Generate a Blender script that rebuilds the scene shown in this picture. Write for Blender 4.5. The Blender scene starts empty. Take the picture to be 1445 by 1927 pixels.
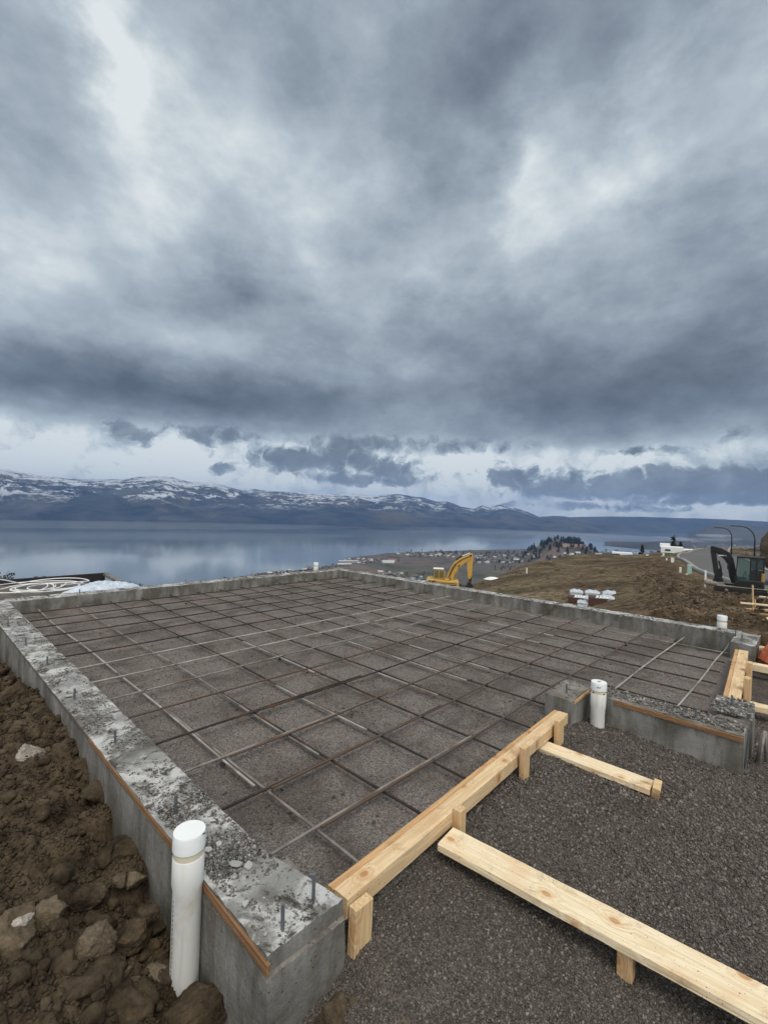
import bpy, bmesh, math, random
import numpy as np
from mathutils import Vector, Matrix
random.seed(7); RS = np.random.RandomState(7)
R = math.radians
C = bpy.context.scene.collection
# ------------------------------------------------------------------ camera
F, CX, CY = 868., 722.5, 963.5            # focal length in photo pixels, photo centre
PIT, ROL, YAW, H = R(-.26), R(-1.8), R(46.7), 1.5
cam = bpy.data.cameras.new('camera'); co = bpy.data.objects.new('camera', cam); C.objects.link(co)
cam.sensor_fit = 'HORIZONTAL'; cam.sensor_width = 36; cam.lens = 36 * F / 1445
cam.clip_start = .05; cam.clip_end = 90000
fw = Vector((math.sin(YAW) * math.cos(PIT), math.cos(YAW) * math.cos(PIT), math.sin(PIT)))
q = fw.to_track_quat('-Z', 'Y')
co.rotation_mode = 'QUATERNION'
co.rotation_quaternion = Matrix.Rotation(-ROL, 4, -fw).to_quaternion() @ q
co.location = (0, 0, H)
bpy.context.scene.camera = co
vs = bpy.context.scene.view_settings
vs.view_transform = 'Standard'; vs.look = 'None'; vs.exposure = 0.0; vs.gamma = 1
bpy.context.scene.cycles.volume_bounces = 0
bpy.context.scene.cycles.max_bounces = 5

def ray(x, y):
    xx = (x - CX) / F; v = -(y - CY) / F
    c, s = math.cos(ROL), math.sin(ROL); X = xx * c + v * s; u = -xx * s + v * c
    c, s = math.cos(PIT), math.sin(PIT); Y = c - u * s; Z = s + u * c
    c, s = math.cos(YAW), math.sin(YAW)
    return Vector((X * c + Y * s, -X * s + Y * c, Z))
def at(x, y, z=0.):
    r = ray(x, y); t = (z - H) / r.z; return Vector((r.x * t, r.y * t, z))
def atd(x, y, d):                                      # point at horizontal distance d
    r = ray(x, y); t = d / math.hypot(r.x, r.y); return Vector((r.x * t, r.y * t, r.z * t + H))
def azel(x, y):
    r = ray(x, y); return math.atan2(r.x, r.y), math.atan2(r.z, math.hypot(r.x, r.y))

# ------------------------------------------------------------------ world: overcast sky
w = bpy.data.worlds.new('World'); bpy.context.scene.world = w; w.use_nodes = True
nt = w.node_tree; N = nt.nodes; L = nt.links; N.clear()
SUN_EL, SUN_AZ = R(58), R(-150)
def nd(t, **k):
    n = N.new(t)
    for a, b in k.items(): setattr(n, a, b)
    return n
def setin(s, v):
    if hasattr(v, 'is_output') or isinstance(v, bpy.types.NodeSocket): L.new(v, s)
    else: s.default_value = v
def mth(op, a, b=None, c=None, clamp=False):
    n = nd('ShaderNodeMath', operation=op); n.use_clamp = clamp
    setin(n.inputs[0], a)
    if b is not None: setin(n.inputs[1], b)
    if c is not None: setin(n.inputs[2], c)
    return n.outputs[0]
tc = nd('ShaderNodeTexCoord'); sep = nd('ShaderNodeSeparateXYZ'); L.new(tc.outputs['Generated'], sep.inputs[0])
dx, dy, dz = sep.outputs
az = mth('ARCTAN2', dx, dy); el = mth('ARCSINE', dz)
zp = mth('ADD', mth('MAXIMUM', dz, 0.), .30)
px_ = mth('DIVIDE', dx, zp); py_ = mth('DIVIDE', dy, zp)
cmb = nd('ShaderNodeCombineXYZ'); L.new(px_, cmb.inputs[0]); L.new(py_, cmb.inputs[1])
def noise(vec, sc, det, rough, dist=0., col=False):
    n = nd('ShaderNodeTexNoise'); L.new(vec, n.inputs['Vector'])
    n.inputs['Scale'].default_value = sc; n.inputs['Detail'].default_value = det
    n.inputs['Roughness'].default_value = rough; n.inputs['Distortion'].default_value = dist
    return n.outputs['Color' if col else 'Fac']
def vadd(v, off):
    n = nd('ShaderNodeVectorMath', operation='ADD'); L.new(v, n.inputs[0]); n.inputs[1].default_value = off; return n.outputs[0]
def sstep(v, lo, hi, o0=0., o1=1.):
    n = nd('ShaderNodeMapRange', interpolation_type='SMOOTHSTEP'); L.new(v, n.inputs[0])
    for k, x in enumerate((lo, hi, o0, o1)): n.inputs[1 + k].default_value = x
    return n.outputs[0]
aec = nd('ShaderNodeCombineXYZ'); L.new(az, aec.inputs[0]); L.new(el, aec.inputs[1])
dirv = nd('ShaderNodeVectorMath', operation='MULTIPLY'); L.new(tc.outputs['Generated'], dirv.inputs[0]); dirv.inputs[1].default_value = (1, 1, 1.7); dirv = dirv.outputs[0]
def warped(src, sc, det, ax, ay, damp=True):
    wn = noise(dirv, sc, det, .62, 0, True)
    s1 = nd('ShaderNodeVectorMath', operation='SUBTRACT'); L.new(wn, s1.inputs[0]); s1.inputs[1].default_value = (.5, .5, .5)
    s2 = nd('ShaderNodeVectorMath', operation='MULTIPLY'); L.new(s1.outputs[0], s2.inputs[0]); s2.inputs[1].default_value = (ax, ay, 0)
    o = s2.outputs[0]
    if damp:
        s3 = nd('ShaderNodeVectorMath', operation='SCALE'); L.new(o, s3.inputs[0]); L.new(mth('MULTIPLY_ADD', el, 1.9, .12, clamp=True), s3.inputs['Scale']); o = s3.outputs[0]
    s4 = nd('ShaderNodeVectorMath', operation='ADD'); L.new(src, s4.inputs[0]); L.new(o, s4.inputs[1]); return s4.outputs[0]
awp = warped(aec.outputs[0], 3.6, 7, .34, .26)
n1 = noise(cmb.outputs[0], 1.1, 8, .54, .0)
n2 = noise(vadd(cmb.outputs[0], (5, 3, 0)), 2.4, 9, .57, .0)
n3 = noise(dirv, 2.6, 7, .56, .1)
n4 = noise(vadd(dirv, (3, 1, 2)), 7.5, 9, .60, .0)
b = mth('MULTIPLY_ADD', mth('SUBTRACT', n1, .5), .40, .66)
b = mth('MULTIPLY_ADD', mth('SUBTRACT', n2, .5), .48, b)
b = mth('MULTIPLY_ADD', mth('SUBTRACT', n3, .5), .40, b)
b = mth('MULTIPLY_ADD', mth('SUBTRACT', n4, .5), .62, b)
def blob(px, py, wx, wy, rot, amp, acc, vec=None, pw=1.3):
    a, e = azel(px, py)
    m = nd('ShaderNodeMapping', vector_type='TEXTURE'); L.new(vec or awp, m.inputs[0])
    m.inputs['Location'].default_value = (a, e, 0); m.inputs['Rotation'].default_value = (0, 0, R(rot))
    m.inputs['Scale'].default_value = (wx / F, wy / F, 1)
    g = nd('ShaderNodeTexGradient', gradient_type='SPHERICAL'); L.new(m.outputs[0], g.inputs[0])
    return mth('MULTIPLY_ADD', mth('POWER', g.outputs['Fac'], pw), amp, acc)
# bright openings (+) and dark banks (-): px, py, half widths in px, rotation, strength
BL = [(215, 110, 85, 210, 24, .46), (330, 190, 260, 330, 20, .10), (110, 490, 140, 80, -10, .14), (450, 320, 200, 170, 0, .20), (230, 390, 170, 90, 0, .05),
      (990, 350, 80, 170, -10, .26), (1010, 290, 200, 200, -12, .12), (1230, 220, 230, 120, 20, .22), (1150, 300, 120, 120, 0, .15), (700, 420, 330, 230, 0, .12), (600, 560, 150, 110, 0, .15),
      (920, 130, 330, 190, 25, -.34), (1290, 50, 260, 110, 10, -.26), (30, 60, 130, 200, 0, -.08), (420, 430, 160, 130, 0, -.12), (1380, 250, 130, 200, 0, -.05),
      (350, 745, 430, 85, -4, -.60), (60, 715, 250, 80, 0, -.32), (600, 745, 260, 70, 0, -.2), (1000, 750, 480, 130, 0, -.42), (1380, 710, 330, 150, 5, -.36), (450, 560, 200, 70, 10, -.22),
      (860, 570, 170, 110, 0, -.22), (1400, 520, 180, 200, 0, -.20), (900, 640, 700, 150, 0, -.10)]
for B_ in BL: b = blob(*B_, b)
# the bright strip above the horizon
ewp = warped(aec.outputs[0], 11., 7, .075, .040, False)
sp2 = nd('ShaderNodeSeparateXYZ'); L.new(ewp, sp2.inputs[0]); elw = sp2.outputs[1]
strip_ = mth('MULTIPLY', sstep(elw, .165, .105), sstep(elw, -.02, .05, .55, 1.))
fine = noise(vadd(ewp, (2, 1, 0)), 16, 8, .6, .2)
hb = mth('MULTIPLY_ADD', mth('SUBTRACT', fine, .5), 1.4, 1.0)
for B_ in [(160, 880, 300, 40, -3, .22), (900, 880, 90, 45, 0, .35), (1240, 958, 330, 14, 0, .12), (1350, 865, 250, 30, 0, -.12), (330, 870, 120, 40, 0, .1)]: hb = blob(*B_, hb, ewp)
mx = nd('ShaderNodeMix', data_type='FLOAT'); L.new(strip_, mx.inputs[0]); L.new(b, mx.inputs[2]); L.new(hb, mx.inputs[3]); b = mx.outputs[0]
# torn dark cumulus in front of the strip
acc = mth('MULTIPLY', strip_, .13)
for B_ in [(620, 862, 120, 42, 10, 1.15), (520, 862, 80, 30, 0, .9), (735, 885, 110, 34, 0, 1.1), (950, 892, 72, 26, 0, 1.05), (425, 878, 36, 13, 10, 1.0), (240, 812, 70, 22, -20, .8), (400, 812, 110, 26, 0, .9),
           (1300, 918, 360, 34, -2, 1.25), (1060, 925, 160, 18, 0, .85), (1400, 900, 200, 26, 0, .9), (1220, 850, 90, 12, 0, .6), (1385, 815, 50, 22, 15, .7), (760, 835, 300, 20, 0, .7), (650, 905, 150, 12, 0, .8), (1120, 955, 200, 8, 0, .7), (1400, 945, 150, 9, 0, .8)]:
    acc = blob(*B_, acc, ewp, 1.)
torn = noise(vadd(ewp, (7, 4, 0)), 26, 9, .62, .3)
msk = sstep(mth('ADD', acc, mth('MULTIPLY', mth('MULTIPLY', mth('SUBTRACT', torn, .5), 3.2), mth('MULTIPLY', acc, 4., clamp=True))), .08, .98)
inner = mth('MULTIPLY_ADD', mth('SUBTRACT', noise(vadd(ewp, (1, 8, 0)), 13, 7, .6, .2), .5), .9, .30)
mx = nd('ShaderNodeMix', data_type='FLOAT'); L.new(msk, mx.inputs[0]); L.new(b, mx.inputs[2]); L.new(inner, mx.inputs[3]); b = mx.outputs[0]
rmp = nd('ShaderNodeValToRGB'); L.new(mth('MULTIPLY_ADD', b, 1., 0., clamp=True), rmp.inputs[0])
def srgb(r, g, b_): return tuple(((c / 255) / 12.92 if c / 255 < .04045 else ((c / 255 + .055) / 1.055) ** 2.4) for c in (r, g, b_)) + (1,)
cr = rmp.color_ramp; cr.elements[0].position = 0; cr.elements[0].color = srgb(84, 92, 103)
cr.elements[1].position = 1.; cr.elements[1].color = srgb(232, 239, 240)
for p_, c_ in ((.25, (114, 124, 137)), (.5, (148, 160, 172)), (.75, (186, 198, 207))):
    e_ = cr.elements.new(p_); e_.color = srgb(*c_)
# added fill light: unseen sky high up behind the camera made brighter and neutral
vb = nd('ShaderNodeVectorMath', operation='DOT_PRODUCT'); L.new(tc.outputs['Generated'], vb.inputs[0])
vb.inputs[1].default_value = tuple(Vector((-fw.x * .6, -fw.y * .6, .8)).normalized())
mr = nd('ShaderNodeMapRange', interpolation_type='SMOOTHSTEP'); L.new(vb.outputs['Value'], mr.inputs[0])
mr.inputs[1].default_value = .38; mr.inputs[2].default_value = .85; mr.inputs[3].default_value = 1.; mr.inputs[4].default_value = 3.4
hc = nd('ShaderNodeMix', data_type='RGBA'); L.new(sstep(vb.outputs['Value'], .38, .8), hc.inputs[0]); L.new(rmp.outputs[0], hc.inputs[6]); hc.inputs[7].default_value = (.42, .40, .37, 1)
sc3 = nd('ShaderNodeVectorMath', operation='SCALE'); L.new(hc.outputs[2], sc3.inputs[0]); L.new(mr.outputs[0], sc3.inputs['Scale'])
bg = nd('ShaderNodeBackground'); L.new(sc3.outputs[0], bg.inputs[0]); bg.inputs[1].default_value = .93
sky = nd('ShaderNodeTexSky', sky_type='NISHITA'); sky.sun_disc = False; sky.sun_elevation = SUN_EL; sky.sun_rotation = SUN_AZ
bg2 = nd('ShaderNodeBackground'); L.new(sky.outputs[0], bg2.inputs[0]); bg2.inputs[1].default_value = .006
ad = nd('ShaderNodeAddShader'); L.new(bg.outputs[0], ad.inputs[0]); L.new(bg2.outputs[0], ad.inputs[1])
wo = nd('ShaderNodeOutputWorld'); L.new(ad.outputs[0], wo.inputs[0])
w.cycles.sampling_method = 'MANUAL'; w.cycles.sample_map_resolution = 512
sl = bpy.data.lights.new('sun', 'SUN'); sl.energy = 1.5; sl.angle = R(22); sl.color = (1, .92, .80)
so = bpy.data.objects.new('sun', sl); C.objects.link(so)
sd = Vector((math.sin(SUN_AZ) * math.cos(SUN_EL), math.cos(SUN_AZ) * math.cos(SUN_EL), math.sin(SUN_EL)))
so.rotation_euler = sd.to_track_quat('Z', 'Y').to_euler(); so.location = (0, 0, 60)

# ------------------------------------------------------------------ helpers
def tag(o, label=None, cat=None, group=None, kind=None):
    for k, v in (('label', label), ('category', cat), ('group', group), ('kind', kind)):
        if v: o[k] = v
    return o
def empty(name, loc, rz=0., **k):
    o = bpy.data.objects.new(name, None); C.objects.link(o); o.location = loc; o.rotation_euler = (0, 0, rz)
    o.empty_display_size = .1
    return tag(o, **k)
def link(name, me, m=None, parent=None, smooth=False):
    o = bpy.data.objects.new(name, me); C.objects.link(o)
    if m:
        for mm in (m if isinstance(m, (list, tuple)) else [m]): me.materials.append(mm)
    if parent: o.parent = parent
    if smooth: me.shade_smooth()
    return o
def np_mesh(name, V, Fq, mat_idx=None, smooth=False):
    """vertices (n,3) and faces (m,3|4) arrays to a mesh"""
    V = np.ascontiguousarray(V, dtype=np.float32); Fq = np.ascontiguousarray(Fq, dtype=np.int32)
    me = bpy.data.meshes.new(name); k = Fq.shape[1]
    me.vertices.add(len(V)); me.vertices.foreach_set('co', V.ravel())
    me.loops.add(Fq.size); me.loops.foreach_set('vertex_index', Fq.ravel())
    me.polygons.add(len(Fq)); me.polygons.foreach_set('loop_start', np.arange(0, Fq.size, k, dtype=np.int32))
    if mat_idx is not None: me.polygons.foreach_set('material_index', np.asarray(mat_idx, dtype=np.int32))
    me.update(calc_edges=True); me.validate()
    if smooth: me.shade_smooth()
    return me
class MB:
    """collects simple solids in one bmesh"""
    def __init__(s): s.bm = bmesh.new()
    def _x(s, vs, M, mi):
        if M is not None: bmesh.ops.transform(s.bm, matrix=M, verts=vs)
        if mi:
            for f in {f for v in vs for f in v.link_faces}: f.material_index = mi
        return s
    def box(s, c, d, M=None, rz=0., bev=0., mi=0, rot=None):
        r = bmesh.ops.create_cube(s.bm, size=1)['verts']
        bmesh.ops.scale(s.bm, vec=d, verts=r)
        if bev:
            es = list({e for v in r for e in v.link_edges})
            rr = bmesh.ops.bevel(s.bm, geom=es, offset=bev, segments=1, affect='EDGES')
            r = list({v for f in rr['faces'] for v in f.verts} | {v for v in r if v.is_valid})
        A = Matrix.Translation(c) @ (rot.to_4x4() if rot is not None else Matrix.Rotation(rz, 4, 'Z'))
        bmesh.ops.transform(s.bm, matrix=A, verts=r)
        return s._x(r, M, mi)
    def tube(s, pts, rad, seg=10, caps=True, mi=0, M=None):
        pts = [Vector(p) for p in pts]; n = len(pts)
        if not isinstance(rad, (list, tuple)): rad = [rad] * n
        rings = []; up = None
        for i, p in enumerate(pts):
            t = (pts[min(i + 1, n - 1)] - pts[max(i - 1, 0)]).normalized()
            if up is None: up = Vector((0, 0, 1)) if abs(t.z) < .9 else Vector((1, 0, 0))
            x = t.cross(up).normalized(); y = x.cross(t).normalized(); up = y
            rings.append([s.bm.verts.new(p + (x * math.cos(a) + y * math.sin(a)) * rad[i]) for a in [2 * math.pi * k / seg for k in range(seg)]])
        fs = []
        for a, b_ in zip(rings, rings[1:]):
            for k in range(seg): fs.append(s.bm.faces.new((a[k], a[(k + 1) % seg], b_[(k + 1) % seg], b_[k])))
        if caps: fs.append(s.bm.faces.new(list(reversed(rings[0])))); fs.append(s.bm.faces.new(rings[-1]))
        return s._x([v for r in rings for v in r], M, mi)
    def lathe(s, prof, seg=24, M=None, mi=0):
        rings = [[s.bm.verts.new((r * math.cos(2 * math.pi * k / seg), r * math.sin(2 * math.pi * k / seg), z)) for k in range(seg)] for r, z in prof]
        for a, b_ in zip(rings, rings[1:]):
            for k in range(seg): s.bm.faces.new((a[k], a[(k + 1) % seg], b_[(k + 1) % seg], b_[k]))
        s.bm.faces.new(list(reversed(rings[0]))); s.bm.faces.new(rings[-1])
        return s._x([v for r in rings for v in r], M, mi)
    def prism(s, poly, y0, y1, M=None, mi=0):
        """polygon in local x,z extruded along y"""
        a = [s.bm.verts.new((x, y0, z)) for x, z in poly]; b_ = [s.bm.verts.new((x, y1, z)) for x, z in poly]
        n = len(poly); s.bm.faces.new(a); s.bm.faces.new(list(reversed(b_)))
        for k in range(n): s.bm.faces.new((a[k], b_[k], b_[(k + 1) % n], a[(k + 1) % n]))
        return s._x(a + b_, M, mi)
    def build(s, name, m, parent=None, bev=0., smooth=False, tri=False):
        bmesh.ops.recalc_face_normals(s.bm, faces=s.bm.faces)
        me = bpy.data.meshes.new(name); s.bm.to_mesh(me); s.bm.free()
        o = link(name, me, m, parent, smooth)
        if bev:
            md = o.modifiers.new('bevel', 'BEVEL'); md.width = bev; md.segments = 2; md.limit_method = 'ANGLE'
        return o
# numpy gradient noise
_P = RS.permutation(256); _P = np.concatenate([_P, _P, _P])
_G = RS.normal(size=(256, 3)); _G /= np.linalg.norm(_G, axis=1)[:, None]
def pn(x, y, z=0.):
    x = np.asarray(x, float); y = np.asarray(y, float); z = np.broadcast_to(np.asarray(z, float), x.shape)
    xi, yi, zi = (np.floor(v).astype(int) for v in (x, y, z)); xf, yf, zf = x - xi, y - yi, z - zi
    xi &= 255; yi &= 255; zi &= 255
    u, v, w_ = (t * t * t * (t * (t * 6 - 15) + 10) for t in (xf, yf, zf))
    def g(a, b_, c):
        gr = _G[_P[_P[_P[xi + a] + yi + b_] + zi + c] & 255]
        return gr[..., 0] * (xf - a) + gr[..., 1] * (yf - b_) + gr[..., 2] * (zf - c)
    def l(a, b_, t): return a + (b_ - a) * t
    return l(l(l(g(0, 0, 0), g(1, 0, 0), u), l(g(0, 1, 0), g(1, 1, 0), u), v), l(l(g(0, 0, 1), g(1, 0, 1), u), l(g(0, 1, 1), g(1, 1, 1), u), v), w_)
def fbm(x, y, z=0., o=5, g=.5, ridge=False):
    s = 0.; a = 1.; f = 1.
    for k in range(o):
        n = pn(x * f + 17.3 * k, y * f - 5.1 * k, z * f if not np.isscalar(z) else z + k)
        s = s + a * ((1 - 2 * np.abs(n)) if ridge else n); a *= g; f *= 2.03
    return s
def polar(azs, rs):
    A, Rr = np.meshgrid(azs, rs, indexing='ij'); return Rr * np.sin(A), Rr * np.cos(A)
def grid_faces(na, nr):
    i = np.arange(na - 1)[:, None] * nr + np.arange(nr - 1)[None, :]
    return np.stack([i, i + 1, i + nr + 1, i + nr], -1).reshape(-1, 4)[:, ::-1]
def compact(V, Fq):
    u, inv = np.unique(Fq.ravel(), return_inverse=True); return V[u], inv.reshape(Fq.shape)

# ------------------------------------------------------------------ materials
class Mat:
    def __init__(s, name, rough=.8, spec=.3):
        s.m = bpy.data.materials.new(name); s.m.use_nodes = True; s.nt = s.m.node_tree
        s.b = s.nt.nodes['Principled BSDF']; s.b.inputs['Roughness'].default_value = rough; s.b.inputs['Specular IOR Level'].default_value = spec
        s.tc = s.nt.nodes.new('ShaderNodeTexCoord')
    def n(s, t, **k):
        n = s.nt.nodes.new(t)
        for a, v in k.items():
            if a in n.inputs.keys() and not hasattr(n, a): s.i(n.inputs[a], v)
            else: setattr(n, a, v)
        return n
    def i(s, sock, v):
        if isinstance(v, bpy.types.NodeSocket): s.nt.links.new(v, sock)
        else: sock.default_value = v
    def co(s, scale=(1, 1, 1), kind='Object', rot=(0, 0, 0)):
        m = s.n('ShaderNodeMapping'); s.i(m.inputs[0], s.tc.outputs[kind]); m.inputs['Scale'].default_value = scale; m.inputs['Rotation'].default_value = rot; return m.outputs[0]
    def geo(s, scale=(1, 1, 1)):
        g = s.n('ShaderNodeNewGeometry'); m = s.n('ShaderNodeMapping'); s.i(m.inputs[0], g.outputs['Position']); m.inputs['Scale'].default_value = scale; return m.outputs[0]
    def noise(s, vec, sc, det=4, rough=.55, dist=0.):
        n = s.n('ShaderNodeTexNoise'); s.i(n.inputs['Vector'], vec); n.inputs['Scale'].default_value = sc
        n.inputs['Detail'].default_value = det; n.inputs['Roughness'].default_value = rough; n.inputs['Distortion'].default_value = dist; return n.outputs['Fac']
    def vor(s, vec, sc, feat='F1', out='Distance', rnd=1.):
        n = s.n('ShaderNodeTexVoronoi'); n.feature = feat; s.i(n.inputs['Vector'], vec); n.inputs['Scale'].default_value = sc; n.inputs['Randomness'].default_value = rnd; return n.outputs[out]
    def ramp(s, fac, *st):
        n = s.n('ShaderNodeValToRGB'); s.i(n.inputs[0], fac); e = n.color_ramp.elements
        while len(e) < len(st): e.new(.5)
        for k, (p, c) in enumerate(st):
            e[k].position = p; e[k].color = (c if isinstance(c, tuple) else (c, c, c)) + (1,) if len(c if isinstance(c, tuple) else (c, c, c)) == 3 else c
        return n.outputs[0]
    def mix(s, fac, a, b_, mode='MIX'):
        n = s.n('ShaderNodeMix'); n.data_type = 'RGBA'; n.blend_type = mode
        s.i(n.inputs[0], fac)
        for k, v in ((6, a), (7, b_)): s.i(n.inputs[k], v if isinstance(v, bpy.types.NodeSocket) else tuple(v) + (1,))
        return n.outputs[2]
    def math(s, op, a, b_=0., clamp=False):
        n = s.n('ShaderNodeMath', operation=op); n.use_clamp = clamp; s.i(n.inputs[0], a); s.i(n.inputs[1], b_); return n.outputs[0]
    def bump(s, h, dist=.01, strength=1., prev=None):
        n = s.n('ShaderNodeBump'); s.i(n.inputs['Height'], h); n.inputs['Distance'].default_value = dist; n.inputs['Strength'].default_value = strength
        if prev is not None: s.i(n.inputs['Normal'], prev)
        s.i(s.b.inputs['Normal'], n.outputs[0]); return n.outputs[0]
    def col(s, c):
        s.i(s.b.inputs['Base Color'], c if isinstance(c, bpy.types.NodeSocket) else tuple(c) + (1,)); return s
    def rough(s, c): s.i(s.b.inputs['Roughness'], c); return s
def plain(name, c, rough=.6, var=.25, sc=6., metal=0., bump=0., spec=.4):
    m = Mat(name, rough, spec); v = m.co()
    n = m.noise(v, sc, 5, .6)
    m.col(m.mix(n, tuple(x * (1 - var) for x in c), tuple(min(1, x * (1 + var)) for x in c)))
    m.b.inputs['Metallic'].default_value = metal
    if bump: m.bump(m.noise(v, sc * 4, 4, .6), bump)
    return m.m

# concrete -----------------------------------------------------
def concrete(name, base=(.22, .22, .21), dark=(.10, .095, .082), pale=(.50, .51, .51), top=False):
    m = Mat(name, .85, .3); g = m.geo()
    a = m.noise(g, 3.2, 6, .6, .4); c = m.ramp(a, (.32, dark), (.5, base), (.66, tuple(min(1, x * 1.35) for x in base)))
    if top:
        p = m.noise(g, 4.5, 8, .7, .6); c = m.mix(m.ramp(p, (.47, 0.), (.58, 1.)), c, pale)
        mu = m.noise(m.geo((1, 1, 1)), 9, 8, .75, .8); c = m.mix(m.ramp(mu, (.53, 0.), (.60, 1.)), c, (.06, .053, .045))
    else:
        st = m.noise(m.geo((3.6, 3.6, .9)), 1.7, 7, .68, .5); c = m.mix(m.ramp(st, (.40, .75), (.56, 0.)), c, (.10, .092, .07))
        lt = m.noise(m.geo((4, 4, 1.)), 1.3, 6, .65); c = m.mix(m.ramp(lt, (.55, 0.), (.72, .6)), c, (.33, .335, .33))
    fi = m.noise(g, 90, 4, .7); c = m.mix(.22, c, m.ramp(fi, (.3, .1), (.7, .5)), 'OVERLAY')
    pit = m.vor(g, 38); c = m.mix(m.ramp(pit, (.06, .75), (.14, 0.)), c, (.05, .05, .045))
    m.col(c)
    b1 = m.bump(m.noise(g, 30, 6, .65), .006); b2 = m.bump(m.ramp(pit, (.05, 0.), (.16, 1.)), .003, prev=b1)
    return m.m
M = {}
M['concrete'] = concrete('concrete')
M['concrete_top'] = concrete('concrete_top', base=(.24, .245, .24), top=True)
M['concrete_top_brown'] = concrete('concrete_top_brown', base=(.15, .14, .12), dark=(.07, .063, .05), pale=(.26, .25, .23), top=True)
# timber
def timber(name, light, mid, knot=(.20, .10, .05), specks=True, axis=0, knots=.22):
    m = Mat(name, .62, .3); sc = [14, 14, 14]; sc[axis] = .9; v = m.co(tuple(sc))
    oi = m.n('ShaderNodeObjectInfo'); add = m.n('ShaderNodeVectorMath', operation='ADD'); m.i(add.inputs[0], v)
    mm = m.n('ShaderNodeVectorMath', operation='SCALE'); cm = m.n('ShaderNodeCombineXYZ')
    for k in range(3): m.i(cm.inputs[k], oi.outputs['Random'])
    m.i(mm.inputs[0], cm.outputs[0]); mm.inputs['Scale'].default_value = 37.; m.i(add.inputs[1], mm.outputs[0]); v = add.outputs[0]
    sx = m.n('ShaderNodeSeparateXYZ'); m.i(sx.inputs[0], m.tc.outputs['Object']); kc = m.n('ShaderNodeCombineXYZ')
    m.i(kc.inputs[0], m.math('ADD', m.math('MULTIPLY', sx.outputs[axis], 4.4), m.math('MULTIPLY', oi.outputs['Random'], 31.)))
    m.i(kc.inputs[1], m.math('ADD', m.math('MULTIPLY', m.math('ADD', sx.outputs[1 if axis == 0 else 0], m.math('MULTIPLY', sx.outputs[2 if axis == 0 else 1], .5)), 6.5), .3))
    kn = m.n('ShaderNodeTexVoronoi'); kn.voronoi_dimensions = '2D'; m.i(kn.inputs['Vector'], kc.outputs[0]); kn.inputs['Scale'].default_value = 1.
    ksp = m.n('ShaderNodeSeparateColor'); m.i(ksp.inputs[0], kn.outputs['Color'])
    kd = m.math('ADD', kn.outputs['Distance'], m.ramp(ksp.outputs[0], (knots, 1.), (knots + .02, 0.)))
    wob = m.math('ADD', m.noise(v, 1.1, 3, .5), m.ramp(kd, (0., .34), (.30, 0.)))
    ring = m.math('SINE', m.math('MULTIPLY', wob, 46.))
    c = m.mix(m.math('MULTIPLY', m.math('ADD', ring, 1.), .30), light, mid)
    gr = m.noise(v, 7, 5, .7); c = m.mix(m.ramp(gr, (.35, .0), (.75, .45)), c, tuple(x * .7 for x in mid))
    c = m.mix(m.ramp(m.noise(m.co((3, 3, 3)), 1.5, 4, .6), (.52, 0.), (.72, .45)), c, (mid[0] * .85, mid[1] * .62, mid[2] * .5))
    c = m.mix(m.ramp(kd, (.06, .85), (.10, .0)), c, knot)
    c = m.mix(m.ramp(kd, (.07, .55), (.20, .0)), c, tuple(x * y for x, y in zip(mid, (.95, .75, .6))))
    if specks:
        sp = m.vor(m.co((1, 1, 1)), 75); c = m.mix(m.ramp(sp, (.07, .9), (.12, 0.)), c, (.03, .026, .022))
        s2 = m.noise(m.co((1, 1, 1)), 55, 5, .7); c = m.mix(m.ramp(s2, (.66, 0.), (.72, .8)), c, (.10, .08, .06))
        s3 = m.noise(m.co((1, 1, 1)), 5.5, 9, .75, .5); c = m.mix(m.ramp(s3, (.56, 0.), (.68, .6)), c, (.27, .19, .11))
        s4 = m.vor(m.co((1, 1, 1)), 31); c = m.mix(m.ramp(s4, (.05, .9), (.09, 0.)), c, (.04, .034, .028))
    m.col(c); m.bump(m.math('ADD', ring, m.math('MULTIPLY', gr, 3.)), .0006)
    return m.m
M['pine_pale'] = timber('pine_pale', (.84, .74, .54), (.72, .56, .34))
M['pine_beam'] = timber('pine_beam', (.74, .58, .37), (.58, .40, .21))
M['pine_tan'] = timber('pine_tan', (.62, .40, .20), (.44, .26, .12))
M['pine_orange'] = timber('pine_orange', (.44, .23, .10), (.30, .14, .055))
M['strip_wood'] = timber('strip_wood', (.30, .17, .085), (.17, .09, .045), specks=True)
# gravel
def gravel(name, tone=1., sc=85., damp=.5):
    m = Mat(name, .9, .25); g = m.geo()
    v = m.vor(g, sc, 'F1', 'Color'); sp = m.n('ShaderNodeSeparateColor'); m.i(sp.inputs[0], v)
    c = m.ramp(sp.outputs[0], (0., (.045 * tone, .041 * tone, .038 * tone)), (.5, (.092 * tone, .083 * tone, .078 * tone)), (.85, (.125 * tone, .112 * tone, .103 * tone)), (1., (.17 * tone, .155 * tone, .143 * tone)))
    big = m.noise(g, 1.7, 9, .7, .5); c = m.mix(m.ramp(big, (.40, damp), (.54, 0.)), c, (.055, .043, .036))
    bb = m.noise(g, 6.5, 5, .65, .5); c = m.mix(m.ramp(bb, (.56, 0.), (.7, .55)), c, (.17, .145, .12))
    m.col(c)
    d = m.vor(g, sc, 'F1'); d2 = m.vor(g, sc * 2.3, 'F1')
    h = m.math('SUBTRACT', 1., d); b1 = m.bump(h, .9 / sc, .9); b2 = m.bump(m.math('SUBTRACT', 1., d2), .4 / sc, .7, b1)
    m.bump(m.noise(g, 9, 4, .6), .02, .6, b2)
    return m.m
M['gravel_in'] = gravel('gravel_in', 1.85, 150., .55); M['gravel_out'] = gravel('gravel_out', 1.2, 130., .8)
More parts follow.
